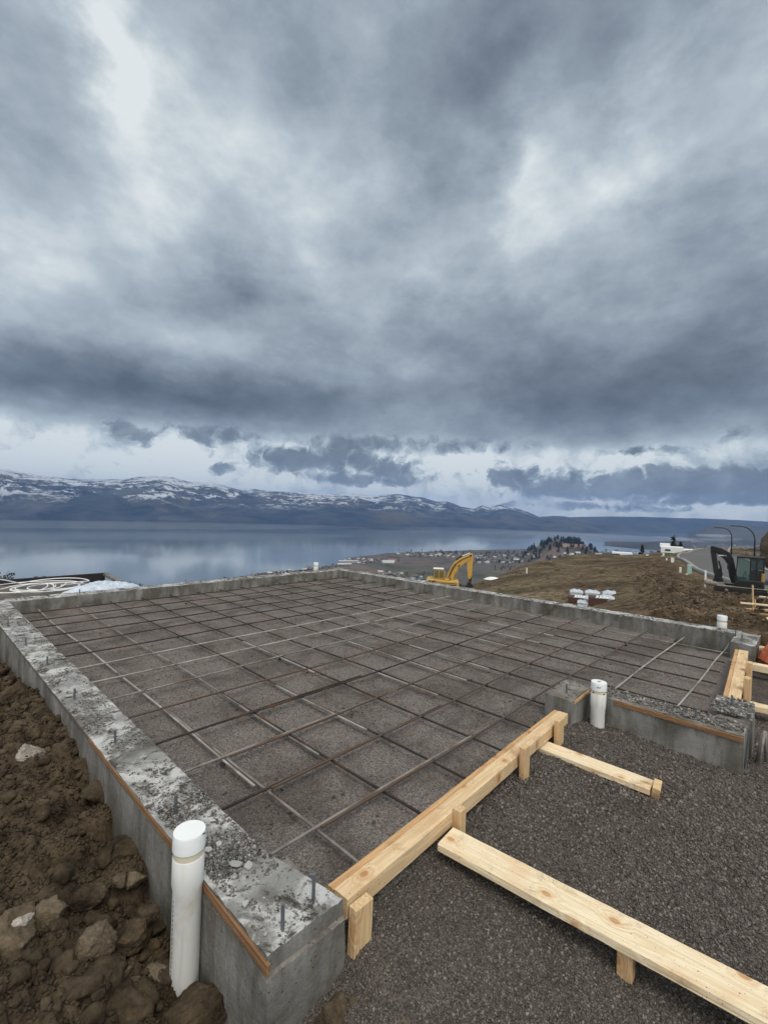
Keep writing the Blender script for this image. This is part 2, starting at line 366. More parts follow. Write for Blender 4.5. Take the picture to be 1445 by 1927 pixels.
def stone_mat(name, a, b_, hue=(1, .90, .80)):
    m = Mat(name, .88, .25); oi = m.n('ShaderNodeNewGeometry')
    c = m.ramp(oi.outputs['Random Per Island'], (0., tuple(a * h for h in hue)), (.8, tuple(b_ * h for h in hue)), (1., tuple(min(1, b_ * 1.7 * h) for h in hue)))
    m.col(c); m.bump(m.noise(m.geo(), 160, 3, .6), .002); return m.m
M['stone'] = stone_mat('stone', .05, .14); M['crumb'] = stone_mat('crumb', .05, .22, (1, .97, .92))
M['crumb_dark'] = stone_mat('crumb_dark', .028, .085, (1, .84, .70))
# soil
def soil(name, a=(.022, .0165, .011), b_=(.098, .075, .050), sc=1., bump=.012):
    m = Mat(name, .95, .15); g = m.geo()
    n = m.noise(g, 7 * sc, 8, .68, .3); c = m.ramp(n, (.3, a), (.62, b_), (.8, tuple(min(1, x * 1.5) for x in b_)))
    y = m.noise(g, 2.3 * sc, 4, .6); c = m.mix(m.ramp(y, (.55, 0.), (.72, .5)), c, (.11, .08, .045))
    f = m.noise(g, 60 * sc, 5, .7); c = m.mix(.5, c, m.ramp(f, (.3, .15), (.7, .75)), 'OVERLAY')
    m.col(c); b1 = m.bump(m.noise(g, 28 * sc, 8, .72), bump / sc, .9); m.bump(m.noise(g, 110 * sc, 4, .7), bump * .25 / sc, .8, b1)
    return m.m
M['soil'] = soil('soil'); M['rock_brown'] = soil('rock_brown', (.055, .044, .032), (.16, .128, .092), 1.2, .008)
M['rock_pale'] = soil('rock_pale', (.16, .14, .115), (.42, .39, .35), 1.3, .008)
M['bark'] = plain('bark', (.08, .06, .045), .9, .3, 4)
M['bank'] = stone_mat('bank', .03, .13, (1, .76, .52))
# ground beyond the foundation
def field():
    m = Mat('field', .95, .1); g = m.geo()
    n = m.noise(g, .11, 8, .62, .4); c = m.ramp(n, (.36, (.045, .036, .022)), (.48, (.095, .073, .045)), (.62, (.155, .124, .080)))
    r = m.noise(g, .35, 5, .65); c = m.mix(m.ramp(r, (.56, 0.), (.68, .7)), c, (.11, .062, .038))
    gr = m.noise(g, .09, 4, .5); c = m.mix(m.ramp(gr, (.6, 0.), (.72, .5)), c, (.075, .082, .038))
    f = m.noise(g, 1.5, 8, .78); c = m.mix(.9, c, m.ramp(f, (.36, .05), (.64, .95)), 'OVERLAY')
    cl = m.noise(g, .8, 6, .7, .5); c = m.mix(m.ramp(cl, (.60, 0.), (.68, .7)), c, (.05, .035, .02))
    # raw dug soil by vertex mask
    at_ = m.n('ShaderNodeAttribute', attribute_name='dug')
    sn = m.noise(g, 1.1, 8, .7, .4); sc_ = m.ramp(sn, (.36, (.022, .016, .010)), (.52, (.085, .060, .038)), (.66, (.20, .155, .105)))
    c = m.mix(at_.outputs['Fac'], c, sc_)
    m.col(c); m.bump(m.noise(g, 2.2, 7, .7), .16, .8)
    return m.m
M['field'] = field()
M['asphalt'] = plain('asphalt', (.105, .105, .105), .9, .12, 1.5)
M['kerb'] = plain('kerb', (.26, .255, .24), .85, .15, 2.)
# steel
def rebar_mat(name, a, b_, rust=0., pale=0.):
    m = Mat(name, .62, .4); v = m.co((1, 1, 1))
    n = m.noise(v, 4, 5, .6); c = m.mix(n, a, b_)
    if rust: c = m.mix(m.ramp(m.noise(v, 2.6, 5, .65), (.5 - rust * .25, 0.), (.62, .95)), c, (.12, .060, .032))
    if pale: c = m.mix(m.ramp(m.noise(v, 3.7, 4, .6), (.5 - pale * .2, 0.), (.56, .85)), c, (.30, .29, .265))
    m.col(c); m.b.inputs['Metallic'].default_value = .25
    wv = m.n('ShaderNodeTexWave'); wv.wave_type = 'BANDS'; wv.bands_direction = 'X'; m.i(wv.inputs['Vector'], m.co((1, 1, 1))); wv.inputs['Scale'].default_value = 32.
    m.bump(m.math('POWER', wv.outputs['Fac'], 5.), .0022, .9)
    return m.m
M['rebar_dark'] = rebar_mat('rebar_dark', (.016, .015, .014), (.048, .044, .040), .12, .0)
M['rebar_grey'] = rebar_mat('rebar_grey', (.12, .115, .108), (.24, .23, .21), .06, .4)
M['rebar_pale'] = rebar_mat('rebar_pale', (.36, .35, .325), (.56, .54, .50), .03, .4)
M['rebar_rust'] = rebar_mat('rebar_rust', (.06, .052, .045), (.14, .12, .10), .28)
M['bolt'] = plain('bolt', (.19, .215, .24), .45, .3, 40, .7, .001)
# pvc
def pvc():
    m = Mat('pvc', .38, .5); v = m.co(); g = m.noise(m.co((1, 1, .5)), 9, 6, .65, .4)
    c = m.mix(m.ramp(g, (.50, 0.), (.68, .6)), (.66, .68, .67), (.40, .34, .24))
    sc = m.noise(m.co((14, 14, 1)), 3, 4, .6); c = m.mix(m.ramp(sc, (.6, 0.), (.7, .35)), c, (.45, .45, .43))
    m.col(c); m.bump(g, .001); return m.m
M['pvc'] = pvc(); M['pvc_cap'] = plain('pvc_cap', (.76, .80, .81), .35, .05, 10); M['pvc_cream'] = plain('pvc_cream', (.62, .58, .46), .5, .15, 14)
M['ink'] = plain('ink', (.10, .12, .16), .7, .1)
M['white'] = plain('white_plastic', (.74, .76, .77), .5, .08, 4); M['black'] = plain('black', (.018, .018, .02), .6, .3, 3)
M['dark_steel'] = plain('dark_steel', (.03, .03, .032), .5, .3, 6, .5)
M['yellow'] = plain('yellow_paint', (.50, .32, .08), .45, .15, 2.5); M['yellow_dull'] = plain('yellow_dull', (.36, .22, .06), .55, .3, 3)
M['charcoal'] = plain('charcoal_paint', (.014, .017, .017), .4, .2, 3); M['mud'] = plain('mud', (.075, .052, .033), .95, .4, 8, 0, .02)
M['bucket'] = plain('bucket_steel', (.27, .255, .225), .7, .25, 4); M['orange'] = plain('orange_tarp', (.60, .16, .075), .55, .25, 9, 0, .01)
M['red'] = plain('red_cloth', (.28, .04, .035), .7, .2)
def glass(name, c, t=.0, rough=.12):
    m = Mat(name, rough, .6); m.col(c); m.b.inputs['Alpha'].default_value = 1 - t; return m.m
M['glass_green'] = glass('glass_green', (.06, .14, .12), .55); M['glass_dark'] = glass('glass_dark', (.05, .08, .09), .2)
M['film'] = plain('plastic_film', (.60, .65, .72), .3, .2, 6, 0, .01, .6)
M['poly'] = plain('poly_sheet', (.52, .60, .70), .35, .3, 5, 0, .02, .6)
M['brick'] = plain('brown_block', (.075, .04, .03), .8, .3, 9)
# ------------------------------------------------------------------ ground beyond the pad (one sheet)
CTRL = [(1360, 1172, 9.2), (1400, 1185, 8.), (1445, 1195, 7.4), (1520, 1215, 7.), (1445, 1145, 13), (1530, 1150, 13), (1395, 1130, 20), (1345, 1120, 28), (1330, 1155, 13), (1250, 1160, 15), (1200, 1152, 19), (1215, 1120, 30), (1180, 1100, 40),
        (1108, 1145, 33), (1040, 1130, 36), (1000, 1120, 38), (1000, 1085, 58), (930, 1112, 45), (885, 1110, 57), (845, 1112, 60), (905, 1094, 74), (1090, 1065, 90), (1090, 1043, 125), (1000, 1058, 95), (1180, 1050, 118), (1190, 1075, 70),
        (1245, 1040, 138), (1250, 1065, 75), (1280, 1090, 46), (1330, 1105, 34), (1390, 1117, 35), (1445, 1118, 35), (1500, 1122, 35), (1445, 1085, 60), (1330, 1072, 66), (1300, 1050, 105), (1345, 1043, 140), (1430, 1050, 120), (1500, 1050, 110), (1480, 1085, 60), (1290, 1040, 150)]
cp = []; ch = []
for x, y, d in CTRL:
    p = atd(x, y, d); cp.append((math.atan2(p.x, p.y), math.log(d))); ch.append(p.z)
def addc(px, d, z):
    a, _ = azel(px, 1000); cp.append((a, math.log(d))); ch.append(z)
for px in (-400, 0, 200, 400, 600, 700): addc(px, 11.5, -2.2 if px > 100 else -1.2); addc(px, 25, -6.5); addc(px, 60, -17); addc(px, 150, -45)
addc(800, 60, -9.5); addc(800, 12, -2.0); addc(900, 10, -1.2); addc(1000, 9, -.9); addc(1100, 8, -.7); addc(1200, 7.6, -.5); addc(1290, 7.4, -.35)
for px in (0, 400, 700, 1000, 1300, 1500): addc(px, 4., -.7)
for px, d, z in ((880, 85, -13), (900, 130, -26), (1000, 150, -17), (1090, 170, -17), (1180, 170, -17), (1250, 200, -17), (1350, 200, -15), (1450, 200, -14)): addc(px, d, z)
for px in (-400, 0, 400, 700, 900, 1100, 1250, 1400, 1500): addc(px, 380, -150)
cp = np.array(cp); ch = np.array(ch)
def kern(A, B_):
    d = A[:, None, :] - B_[None, :, :]; return np.sqrt((d[..., 0] * 2.2) ** 2 + d[..., 1] ** 2 + 1e-3)
K = kern(cp, cp) ; KW = np.linalg.solve(K + 1e-4 * np.eye(len(cp)), ch - ch.mean())
def ground_z(X, Y):
    A = np.stack([np.arctan2(X, Y).ravel(), np.log(np.hypot(X, Y)).ravel()], -1); out = np.empty(len(A))
    for k in range(0, len(A), 20000): out[k:k + 20000] = kern(A[k:k + 20000], cp) @ KW
    return out.reshape(np.shape(X)) + ch.mean()
def gz(x, y): return float(ground_z(np.array([[x]]), np.array([[y]]))[0, 0])
# road centre line, edges from the photo (pixel, distance)
a0, a1 = azel(-300, 1000)[0], azel(1620, 1000)[0]
AZ = np.linspace(a0, a1, 620); RR = np.exp(np.linspace(math.log(4.5), math.log(400), 420))
GX, GY = polar(AZ, RR); GZ = ground_z(GX, GY)
_px = atd(1385, 1121, 37)
# the dug bank: a strip left of the road, raw soil
def line_pts(l): return np.array([[*(atd(x, y, d).xy)] for x, y, d in l])
road_l = line_pts([(1600, 1145, 31), (1460, 1128, 33.5), (1400, 1103, 41), (1350, 1084, 51), (1310, 1066, 68), (1285, 1055, 90), (1275, 1047, 112), (1283, 1043, 135), (1300, 1041, 155), (1330, 1041, 175)])
road_r = line_pts([(1640, 1108, 48), (1530, 1092, 54), (1445, 1078, 66), (1410, 1068, 80), (1385, 1058, 100), (1372, 1050, 122), (1368, 1046, 145), (1372, 1043.5, 165), (1378, 1042, 180), (1390, 1041, 195)])
def sdist(X, Y, poly):
    """signed distance style: min distance to polyline and side"""
    best = np.full(np.shape(X), 1e9); side = np.zeros(np.shape(X))
    for (ax, ay), (bx, by) in zip(poly[:-1], poly[1:]):
        ux, uy = bx - ax, by - ay; l2 = ux * ux + uy * uy; t = np.clip(((X - ax) * ux + (Y - ay) * uy) / l2, 0, 1)
        dx_, dy_ = X - ax - t * ux, Y - ay - t * uy; d = np.hypot(dx_, dy_); s = np.sign(ux * dy_ - uy * dx_)
        m_ = d < best; best = np.where(m_, d, best); side = np.where(m_, s, side)
    return best, side
dl, sl_ = sdist(GX, GY, road_l); dr, sr_ = sdist(GX, GY, road_r)
crest = line_pts([(1225, 1158, 15), (1215, 1125, 28), (1195, 1090, 48), (1185, 1068, 75), (1215, 1055, 95), (1240, 1046, 130)])
dcrest, sc_ = sdist(GX, GY, crest)
right_of = np.where(sc_ > 0, -1, 1)
if np.median(sc_[AZ.searchsorted(azel(1400, 1000)[0])]) > 0: right_of = -right_of
inroad = (sl_ != np.sign(np.median(sl_[0]))) & (dl < 60) & (sr_ == np.sign(np.median(sr_[0])))
dug = np.clip(.5 + right_of * dcrest / 3.0 + .5 * fbm(GX / 4, GY / 4, 3.3, 4), 0, 1) * np.clip((dl - 1.) / 2.5, 0, 1) * np.clip((135 - RR[None, :]) / 30, 0, 1)
dug = np.maximum(dug, np.clip((14 - RR[None, :]) / 5, 0, 1))
dug = np.clip(dug, 0, 1)
amp = np.clip(RR[None, :] / 60, .12, 1.)
GZ += fbm(GX / 9, GY / 9, 1.1, 4) * .16 * amp + fbm(GX / 1.1, GY / 1.1, 2.2, 5, .55) * .16 * (.25 + dug) * np.clip(RR[None, :] / 12, .25, 1.3)
GZ += dug * np.maximum(0, fbm(GX / .5, GY / .5, 5., 3, .6)) * .20 * np.clip(RR[None, :] / 10, .3, 1.4)
# furrows of the bulldozed bank
GZ += dug * np.sin((GX * .6 + GY * .9) * 2.2 + 3 * fbm(GX / 6, GY / 6, 7., 3)) * .11 * (RR[None, :] > 9)
flat = np.clip(1 - np.where(inroad, 0, np.minimum(dl, dr)) / 1.6, 0, 1)
GZs = ground_z(GX, GY); GZ = GZ * (1 - flat) + (GZs - .12) * flat
_d = np.hypot(GX - _px.x, GY - _px.y); GZ = np.where(_d < 3.4, np.minimum(GZ, _px.z - .04), GZ); GZ = np.where((_d >= 3.4) & (_d < 6.), np.minimum(GZ, _px.z - .04 + (_d - 3.4) * .2), GZ)
pad = (GX > -1) & (GX < 7.15) & (GY > -2) & (GY < 8.1)
GZ = np.where(pad, np.minimum(GZ, -.75), GZ)
GZ = np.where((GX < 3.2) & (GX > -6) & (GY < 10.35), np.minimum(GZ, -.6), GZ)
V = np.stack([GX, GY, GZ], -1).reshape(-1, 3)
me = np_mesh('ground', V, grid_faces(len(AZ), len(RR)), smooth=True)
at_ = me.attributes.new('dug', 'FLOAT', 'POINT'); at_.data.foreach_set('value', dug.ravel().astype(np.float32))
tag(link('ground', me, M['field']), kind='structure')
# road sheet and kerbs follow the ground
def resample(P, n):
    s = np.r_[0, np.cumsum(np.hypot(*(P[1:] - P[:-1]).T))]; t = np.linspace(0, s[-1], n)
    return np.stack([np.interp(t, s, P[:, 0]), np.interp(t, s, P[:, 1])], -1)
RL, RRt = resample(road_l, 160), resample(road_r, 160)
def smoothl(P, k=12):
    Q = P.copy()
    for _ in range(k): Q[1:-1] = (Q[:-2] + Q[1:-1] * 2 + Q[2:]) / 4
    return Q
RL, RRt = smoothl(RL, 60), smoothl(RRt, 60)
nn = 12; T = np.linspace(0, 1, nn)
RX = RL[:, None, :] * (1 - T)[None, :, None] + RRt[:, None, :] * T[None, :, None]
RZ = ground_z(RX[..., 0], RX[..., 1]) + .03
me = np_mesh('road', np.concatenate([RX, RZ[..., None]], -1).reshape(-1, 3), grid_faces(160, nn)[:, ::-1], smooth=True)
tag(link('road', me, M['asphalt']), kind='structure')
for nm, P, off in (('kerb', RL, 1), ('kerb', RRt, -1)):
    t = np.gradient(P, axis=0); t /= np.hypot(*t.T)[:, None]; nrm = np.stack([-t[:, 1], t[:, 0]], -1)
    wv = (RRt - RL); s_ = np.sign((wv * nrm).sum(1))[:, None] * off
    z = ground_z(P[:, 0][None], P[:, 1][None])[0]
    o_, i_ = P - nrm * s_ * .35, P + nrm * s_ * .12
    prof = [np.c_[i_, z + .03], np.c_[i_, z + .17], np.c_[o_, z + .17], np.c_[o_, z - .1]]
    me = np_mesh('kerb', np.stack(prof, 1).reshape(-1, 3), grid_faces(160, 4)); tag(link('kerb', me, M['kerb']), kind='structure')

# ------------------------------------------------------------------ lake, valley plain, mountains
ZL = -200.
def water():
    m = Mat('water', .1, .5); g = m.geo()
    m.col((.12, .16, .20)); m.b.inputs['IOR'].default_value = 2.1; m.b.inputs['Specular IOR Level'].default_value = .5
    n = m.noise(m.geo((1, 1, 1)), .05, 5, .6); m.bump(n, .05, .9)
    p = m.noise(m.geo((1, 1, 1)), .0011, 5, .55, .5); m.rough(m.ramp(p, (.3, .04), (.7, .13)))
    return m.m
M['water'] = water()
V = []; nA, nR = 60, 40
LX, LY = polar(np.linspace(R(-180), R(180), nA), 150 * 75. ** np.linspace(0, 1, nR))
me = np_mesh('lake', np.stack([LX, LY, np.full_like(LX, ZL)], -1).reshape(-1, 3), grid_faces(nA, nR))
tag(link('lake', me, M['water']), kind='structure')

def plain_mat():
    m = Mat('valley_floor', .95, .1); g = m.geo((1, 1, 0))
    mp = m.n('ShaderNodeMapping'); gg = m.n('ShaderNodeNewGeometry'); m.i(mp.inputs[0], gg.outputs['Position']); mp.inputs['Rotation'].default_value = (0, 0, .5); mp.inputs['Scale'].default_value = (.0045, .0023, 0)
    v = m.n('ShaderNodeTexVoronoi'); m.i(v.inputs['Vector'], mp.outputs[0]); v.inputs['Scale'].default_value = 1.; v.distance = 'CHEBYCHEV'; v.inputs['Randomness'].default_value = .8
    sp = m.n('ShaderNodeSeparateColor'); m.i(sp.inputs[0], v.outputs['Color'])
    c = m.ramp(sp.outputs[0], (0., (.085, .075, .068)), (.3, (.12, .095, .082)), (.5, (.10, .098, .075)), (.7, (.15, .115, .098)), (1., (.08, .085, .06)))
    n = m.noise(g, .012, 6, .65); c = m.mix(m.ramp(n, (.5, 0.), (.62, .75)), c, (.035, .038, .028))
    c = m.mix(m.ramp(m.noise(g, .05, 4, .7), (.64, 0.), (.7, .6)), c, (.2, .19, .18))
    m.col(c); return m.m
M['plain'] = plain_mat()
shore = [(300, 1112), (395, 1098), (440, 1087), (500, 1079), (560, 1073), (620, 1066), (640, 1060), (652, 1054), (672, 1048), (690, 1046), (740, 1041), (800, 1038), (850, 1036.5), (920, 1034.5), (1010, 1033), (1100, 1035), (1160, 1039), (1172, 1044), (1185, 1046), (1215, 1045), (1235, 1038), (1245, 1030), (1262, 1024), (1330, 1024), (1600, 1026)]
sa = [azel(*p)[0] for p in shore]; sr = [at(p[0], p[1], ZL).xy.length for p in shore]
HOUSE_Z = {}
def plain_z(X, Y):
    A = np.arctan2(X, Y); D = np.hypot(X, Y); S = np.interp(A, sa, sr); S = S * (1 + .02 * fbm(X / 150, Y / 150, 2., 4))
    t = np.clip((S - D) / 60., -1, 1); z = ZL + 2.5 * t + np.clip((S - D) / 1500, 0, 1) * 6 + 2.5 * fbm(X / 300, Y / 300, 4., 3) * np.clip(t, 0, 1)
    for px, py, d, wx, wy, h in ((1050, 1032, 1750, 95, 300, 82), (1105, 1036, 1650, 90, 240, 58), (985, 1045, 1600, 110, 220, 36), (1440, 1030, 2500, 300, 500, 30)):
        c = atd(px, py, d); ux, uy = c.x / d, c.y / d; a_ = (X - c.x) * ux + (Y - c.y) * uy; b2 = -(X - c.x) * uy + (Y - c.y) * ux
        z = z + h * np.exp(-(a_ / wy) ** 2 - (b2 / wx) ** 2) * np.clip(t * 2, 0, 1) * (1 + .25 * fbm(X / 70, Y / 70, 9., 3))
    return z
PAZ = np.linspace(azel(260, 1000)[0], azel(1600, 1000)[0], 420); PR = np.exp(np.linspace(math.log(300), math.log(4800), 260))
PX, PY = polar(PAZ, PR)
me = np_mesh('valley_floor', np.stack([PX, PY, plain_z(PX, PY)], -1).reshape(-1, 3), grid_faces(len(PAZ), len(PR)), smooth=True)
tag(link('valley_floor', me, M['plain']), kind='structure')
# the hill slope between the site and the valley floor
# long low peninsula
def ridge_mesh(name, prof, base_y, D_fn, depth, mat, rows=60, cols=700, amp=.12, x0=None, x1=None, ns=1., crest_n=4.):
    """prof: crest pixels; base at the lake; crest stands `depth` behind the shore"""
    xs = np.linspace(prof[0][0], prof[-1][0], cols); ys = np.interp(xs, [p[0] for p in prof], [p[1] for p in prof])
    by = np.interp(xs, [p[0] for p in base_y], [p[1] for p in base_y])
    Vv = np.zeros((cols, rows + 14, 3))
    for i, (x, y, b_) in enumerate(zip(xs, ys, by)):
        s_ = at(x, b_, ZL); d0 = s_.xy.length; dep = depth(x) if callable(depth) else depth
        c_ = atd(x, y, d0 + dep); u = s_.xy.normalized()
        t = np.linspace(0, 1, rows); d = d0 + dep * t; h = ZL - 1 + (c_.z - ZL + 1) * (t ** .85)
        Vv[i, :rows, 0] = u.x * d; Vv[i, :rows, 1] = u.y * d; Vv[i, :rows, 2] = h
        tb = np.linspace(0, 1, 15)[1:]; d = d0 + dep + dep * tb; h = c_.z + (ZL - 30 - c_.z) * tb ** 1.3
        Vv[i, rows:, 0] = u.x * d; Vv[i, rows:, 1] = u.y * d; Vv[i, rows:, 2] = h
    X, Y = Vv[..., 0], Vv[..., 1]; t = np.concatenate([np.linspace(0, 1, rows), np.ones(14)])
    rel = np.clip((Vv[..., 2] - ZL) / 600., 0, 1)
    Hh = np.max(Vv[..., 2], 1, keepdims=True) - ZL
    n = fbm(X / (900 * ns), Y / (900 * ns), 3., 6, .52, True) - .9
    Vv[..., 2] += n * Hh * amp * np.clip(np.sin(np.pi * np.clip(t, 0, .93))[None, :], 0, 1) * 1.0
    Vv[..., 2] += fbm(X / (160 * ns), Y / (160 * ns), 5., 4) * crest_n * (t[None, :] > .1)
    me = np_mesh(name, Vv.reshape(-1, 3), grid_faces(cols, rows + 14), smooth=False)
    return tag(link(name, me, mat), kind='structure')
def mountain(name, snow=True, lo=(.012, .022, .045), hi=(.07, .078, .095)):
    m = Mat(name, .95, .05); g = m.geo()
    n = m.noise(g, .0030, 10, .72, .4); c = m.ramp(n, (.40, lo), (.60, hi))
    c = m.mix(m.ramp(m.noise(g, .0009, 5, .6), (.52, 0.), (.68, .7)), c, (.085, .075, .062))
    if snow:
        sp = m.n('ShaderNodeSeparateXYZ'); m.i(sp.inputs[0], g)
        h = m.math('DIVIDE', m.math('ADD', sp.outputs[2], 60.), 330.)
        a = m.noise(m.geo((1, 1, 1.6)), .0048, 10, .80, .8); a2 = m.noise(m.geo((1, 1, 2)), .0011, 5, .6); f = m.math('ADD', m.math('ADD', m.math('MULTIPLY', a, 1.6), m.math('MULTIPLY', m.math('SUBTRACT', a2, .5), .8)), m.math('MULTIPLY', h, .16))
        nrm = m.n('ShaderNodeNewGeometry'); s2 = m.n('ShaderNodeSeparateXYZ'); m.i(s2.inputs[0], nrm.outputs['True Normal'])
        f = m.math('ADD', f, m.math('MULTIPLY', m.math('SUBTRACT', s2.outputs[2], .9), .9))
        lowcut = m.ramp(h, (.05, 0.), (.4, 1.))
        k = m.math('MULTIPLY', m.ramp(f, (.96, 0.), (1.08, 1.)), lowcut)
        c = m.mix(m.math('MULTIPLY', k, .85), c, (.52, .56, .62))
    m.col(c); return m.m
M['mtn'] = mountain('mountain_snow'); M['mtn2'] = mountain('mountain_far', False, (.012, .024, .05), (.045, .055, .075)); M['hill'] = mountain('hill_brown', False, (.04, .042, .04), (.085, .075, .06))
P1 = [(-500, 880), (-200, 893), (-60, 880), (0, 885), (50, 892), (85, 896), (125, 902), (174, 903.5), (224, 904.5), (259, 899), (289, 897), (319, 898.5), (349, 907), (399, 910), (448, 919), (498, 924.5), (548, 927), (598, 929.5), (663, 930.5), (700, 933), (746, 930.5), (793, 937), (818, 945), (839, 944), (865, 954), (891, 958), (906, 951), (921, 956), (937, 951), (958, 955), (989, 963), (1014, 973), (1040, 971), (1061, 972), (1081, 977), (1112, 986), (1143, 998), (1170, 1004)]
ridge_mesh('mountains', P1, [(-500, 975), (0, 990), (400, 993), (700, 996), (900, 999), (1170, 1004.5)], None, lambda x: 3200 - 1500 * max(0, (x - 850) / 320), M['mtn'], rows=110, cols=900, amp=.17, crest_n=9.)
# darker foothill in front
ridge_mesh('foothills', [(-400, 940), (0, 962), (60, 950), (140, 936), (215, 932), (250, 945), (330, 958), (420, 952), (520, 962), (620, 955), (760, 965), (860, 972), (960, 984), (1060, 990), (1150, 1002)], [(-400, 976), (0, 990.5), (400, 993.5), (700, 996.5), (900, 999.5), (1150, 1004.5)], None, 1000, M['mtn2'], rows=50, cols=500, amp=.12, crest_n=6., ns=.6)
ridge_mesh('distant_range', [(950, 975), (1060, 974), (1150, 972), (1250, 974), (1350, 977), (1445, 982), (1700, 985)], [(950, 993), (1250, 1003), (1445, 1008), (1700, 1018)], None, 1000, M['mtn2'], rows=30, cols=250, amp=.12)
ridge_mesh('hills', [(1225, 1022), (1262, 1018), (1277, 1014), (1290, 1010), (1308, 1001), (1326, 991), (1340, 987), (1354, 985), (1385, 986), (1416, 989), (1445, 992), (1520, 1002), (1650, 985)], [(1225, 1025), (1262, 1024), (1445, 1027), (1650, 1030)], None, 2300, M['hill'], rows=60, cols=300, amp=.08)
ridge_mesh('peninsula', [(1120, 1023.5), (1140, 1020), (1160, 1019.5), (1215, 1020), (1262, 1018), (1300, 1018)], [(1120, 1024.5), (1135, 1027.5), (1185, 1032), (1205, 1034), (1300, 1036)], None, 500, M['hill'], rows=30, cols=160, amp=.1, crest_n=3.)

# ------------------------------------------------------------------ gravel beds and soil
def bed(name, azr, rr, n, keep, zf, mat):
    X, Y = polar(np.linspace(*azr, n[0]), np.exp(np.linspace(math.log(rr[0]), math.log(rr[1]), n[1])))
    Z = zf(X, Y); Fq = grid_faces(*n); V = np.stack([X, Y, Z], -1).reshape(-1, 3)
    c = V[Fq].mean(1); V, Fq = compact(V, Fq[keep(c[:, 0], c[:, 1])])
    return tag(link(name, np_mesh(name, V, Fq, smooth=True), mat), kind='structure')
def zin(X, Y):
    z = -.055 + .010 * fbm(X * 1.6, Y * 1.6, 1.5, 3) + .004 * fbm(X * 7, Y * 7, 2.5, 4, .55)
    z = z + .05 * np.clip(1 - (X - 3.8) / .5, 0, 1) * np.clip((1.3 - Y) / .3, 0, 1) * 0
    # gravel heaped over the notch wall
    z = z + .10 * np.exp(-((X - 4.0) / .22) ** 2) * np.clip((1.35 - Y) / .2, 0, 1)
    return z
def zout(X, Y): return np.interp(X, [1.02, 1.16, 2.9, 3.7, 5.], [-.135, -.058, -.062, -.12, -.13]) - .05 * np.clip((1.05 - Y) / 1.2, 0, 1.2) + .016 * fbm(X * 1.1, Y * 1.1, 8.5, 3) + .013 * fbm(X * 5, Y * 5, 6.5, 5, .6) + .04 * np.exp(-((X - 3.55) / .35) ** 2 - ((Y - 1.25) / .3) ** 2)
inside = lambda x, y: ((x > .93) & (x < 7.05) & (y > 1.22 + 0.035 * np.clip(x - 1, 0, 2.4)) & (y < 7.9)) & ~((x < 3.84) & (y < 1.32) & (x > 3.45)) | ((x > 3.86) & (x < 6.6) & (y > .52) & (y <= 1.4)) | ((x > 3.86) & (x < 4.4) & (y > .36) & (y <= .6))
outside = lambda x, y: ((y < 1.36 + .045 * np.clip(x - 1, 0, 2.5)) & (x > .9) & (x < 3.9)) | ((y < .56) & (x >= 3.9) & (x < 7.35))
bed('gravel_bed', (R(5), R(90)), (1.2, 11), (900, 620), inside, zin, M['gravel_in'])
bed('gravel_yard', (R(30), R(125)), (.8, 9), (900, 520), outside, zout, M['gravel_out'])
# soil with clods, left of the wall
na, nr = 760, 620
SA = np.linspace(R(-14), R(62), na); SR = np.exp(np.linspace(math.log(.9), math.log(9.5), nr))
SX, SY = polar(SA, SR)
def soil_base(X, Y):
    z = np.full(X.shape, -.07)
    wall = np.clip((X - .35) / .42, 0, 1)
    zc = np.interp(Y, [1.0, 1.5, 1.75, 2.0, 2.3, 2.6, 3.1, 3.6, 4.5, 6.3], [-.30, -.36, -.33, -.25, -.20, -.24, -.10, -.02, -.10, -.27])
    z = z * (1 - wall) + zc * wall
    z = z - .20 * np.clip((1.55 - Y) / .35, 0, 1) * np.clip((X - .1) / .3, 0, 1)
    z = z - .06 * np.clip((X - .9) / .3, 0, 1)
    return z
SZ = soil_base(SX, SY) + .035 * fbm(SX * 3, SY * 3, 1., 3)
base_soft = SZ.copy()
lr0 = math.log(.9); dlr = (math.log(9.5) - lr0) / (nr - 1); da = (SA[1] - SA[0])
def cap(cx_, cy_, rad, h, e=1.):
    az_ = math.atan2(cx_, cy_); rr_ = math.hypot(cx_, cy_); j = (math.log(rr_) - lr0) / dlr; i = (az_ - SA[0]) / da
    di = rad * 1.35 / rr_ / da; dj = rad * 1.35 / rr_ / dlr
    i0, i1, j0, j1 = int(max(0, i - di)), int(min(na, i + di + 2)), int(max(0, j - dj)), int(min(nr, j + dj + 2))
    if i1 <= i0 or j1 <= j0: return
    X, Y = SX[i0:i1, j0:j1], SY[i0:i1, j0:j1]; th = RS.uniform(0, 3.14); c, s = math.cos(th), math.sin(th)
    x, y = (X - cx_) * c + (Y - cy_) * s, -(X - cx_) * s + (Y - cy_) * c
    k = RS.uniform(.65, 1.); d = (np.abs(x / rad) ** 2.6 + np.abs(y / (rad * k)) ** 2.6) ** (1 / 2.6)
    d = d * (1 + .35 * pn(X / rad * 1.3, Y / rad * 1.3, RS.uniform(0, 50)))
    tx, ty = RS.normal(0, .35, 2)
    b0 = float(base_soft[min(na - 1, max(0, int(i))), min(nr - 1, max(0, int(j)))])
    z = b0 - .15 * h + 1.15 * h * np.clip(1 - d ** 2.4, 0, 1) ** .5 + (x * tx + y * ty) * .5
    m_ = (d < 1) & (z > SZ[i0:i1, j0:j1]); SZ[i0:i1, j0:j1][m_] = z[m_]
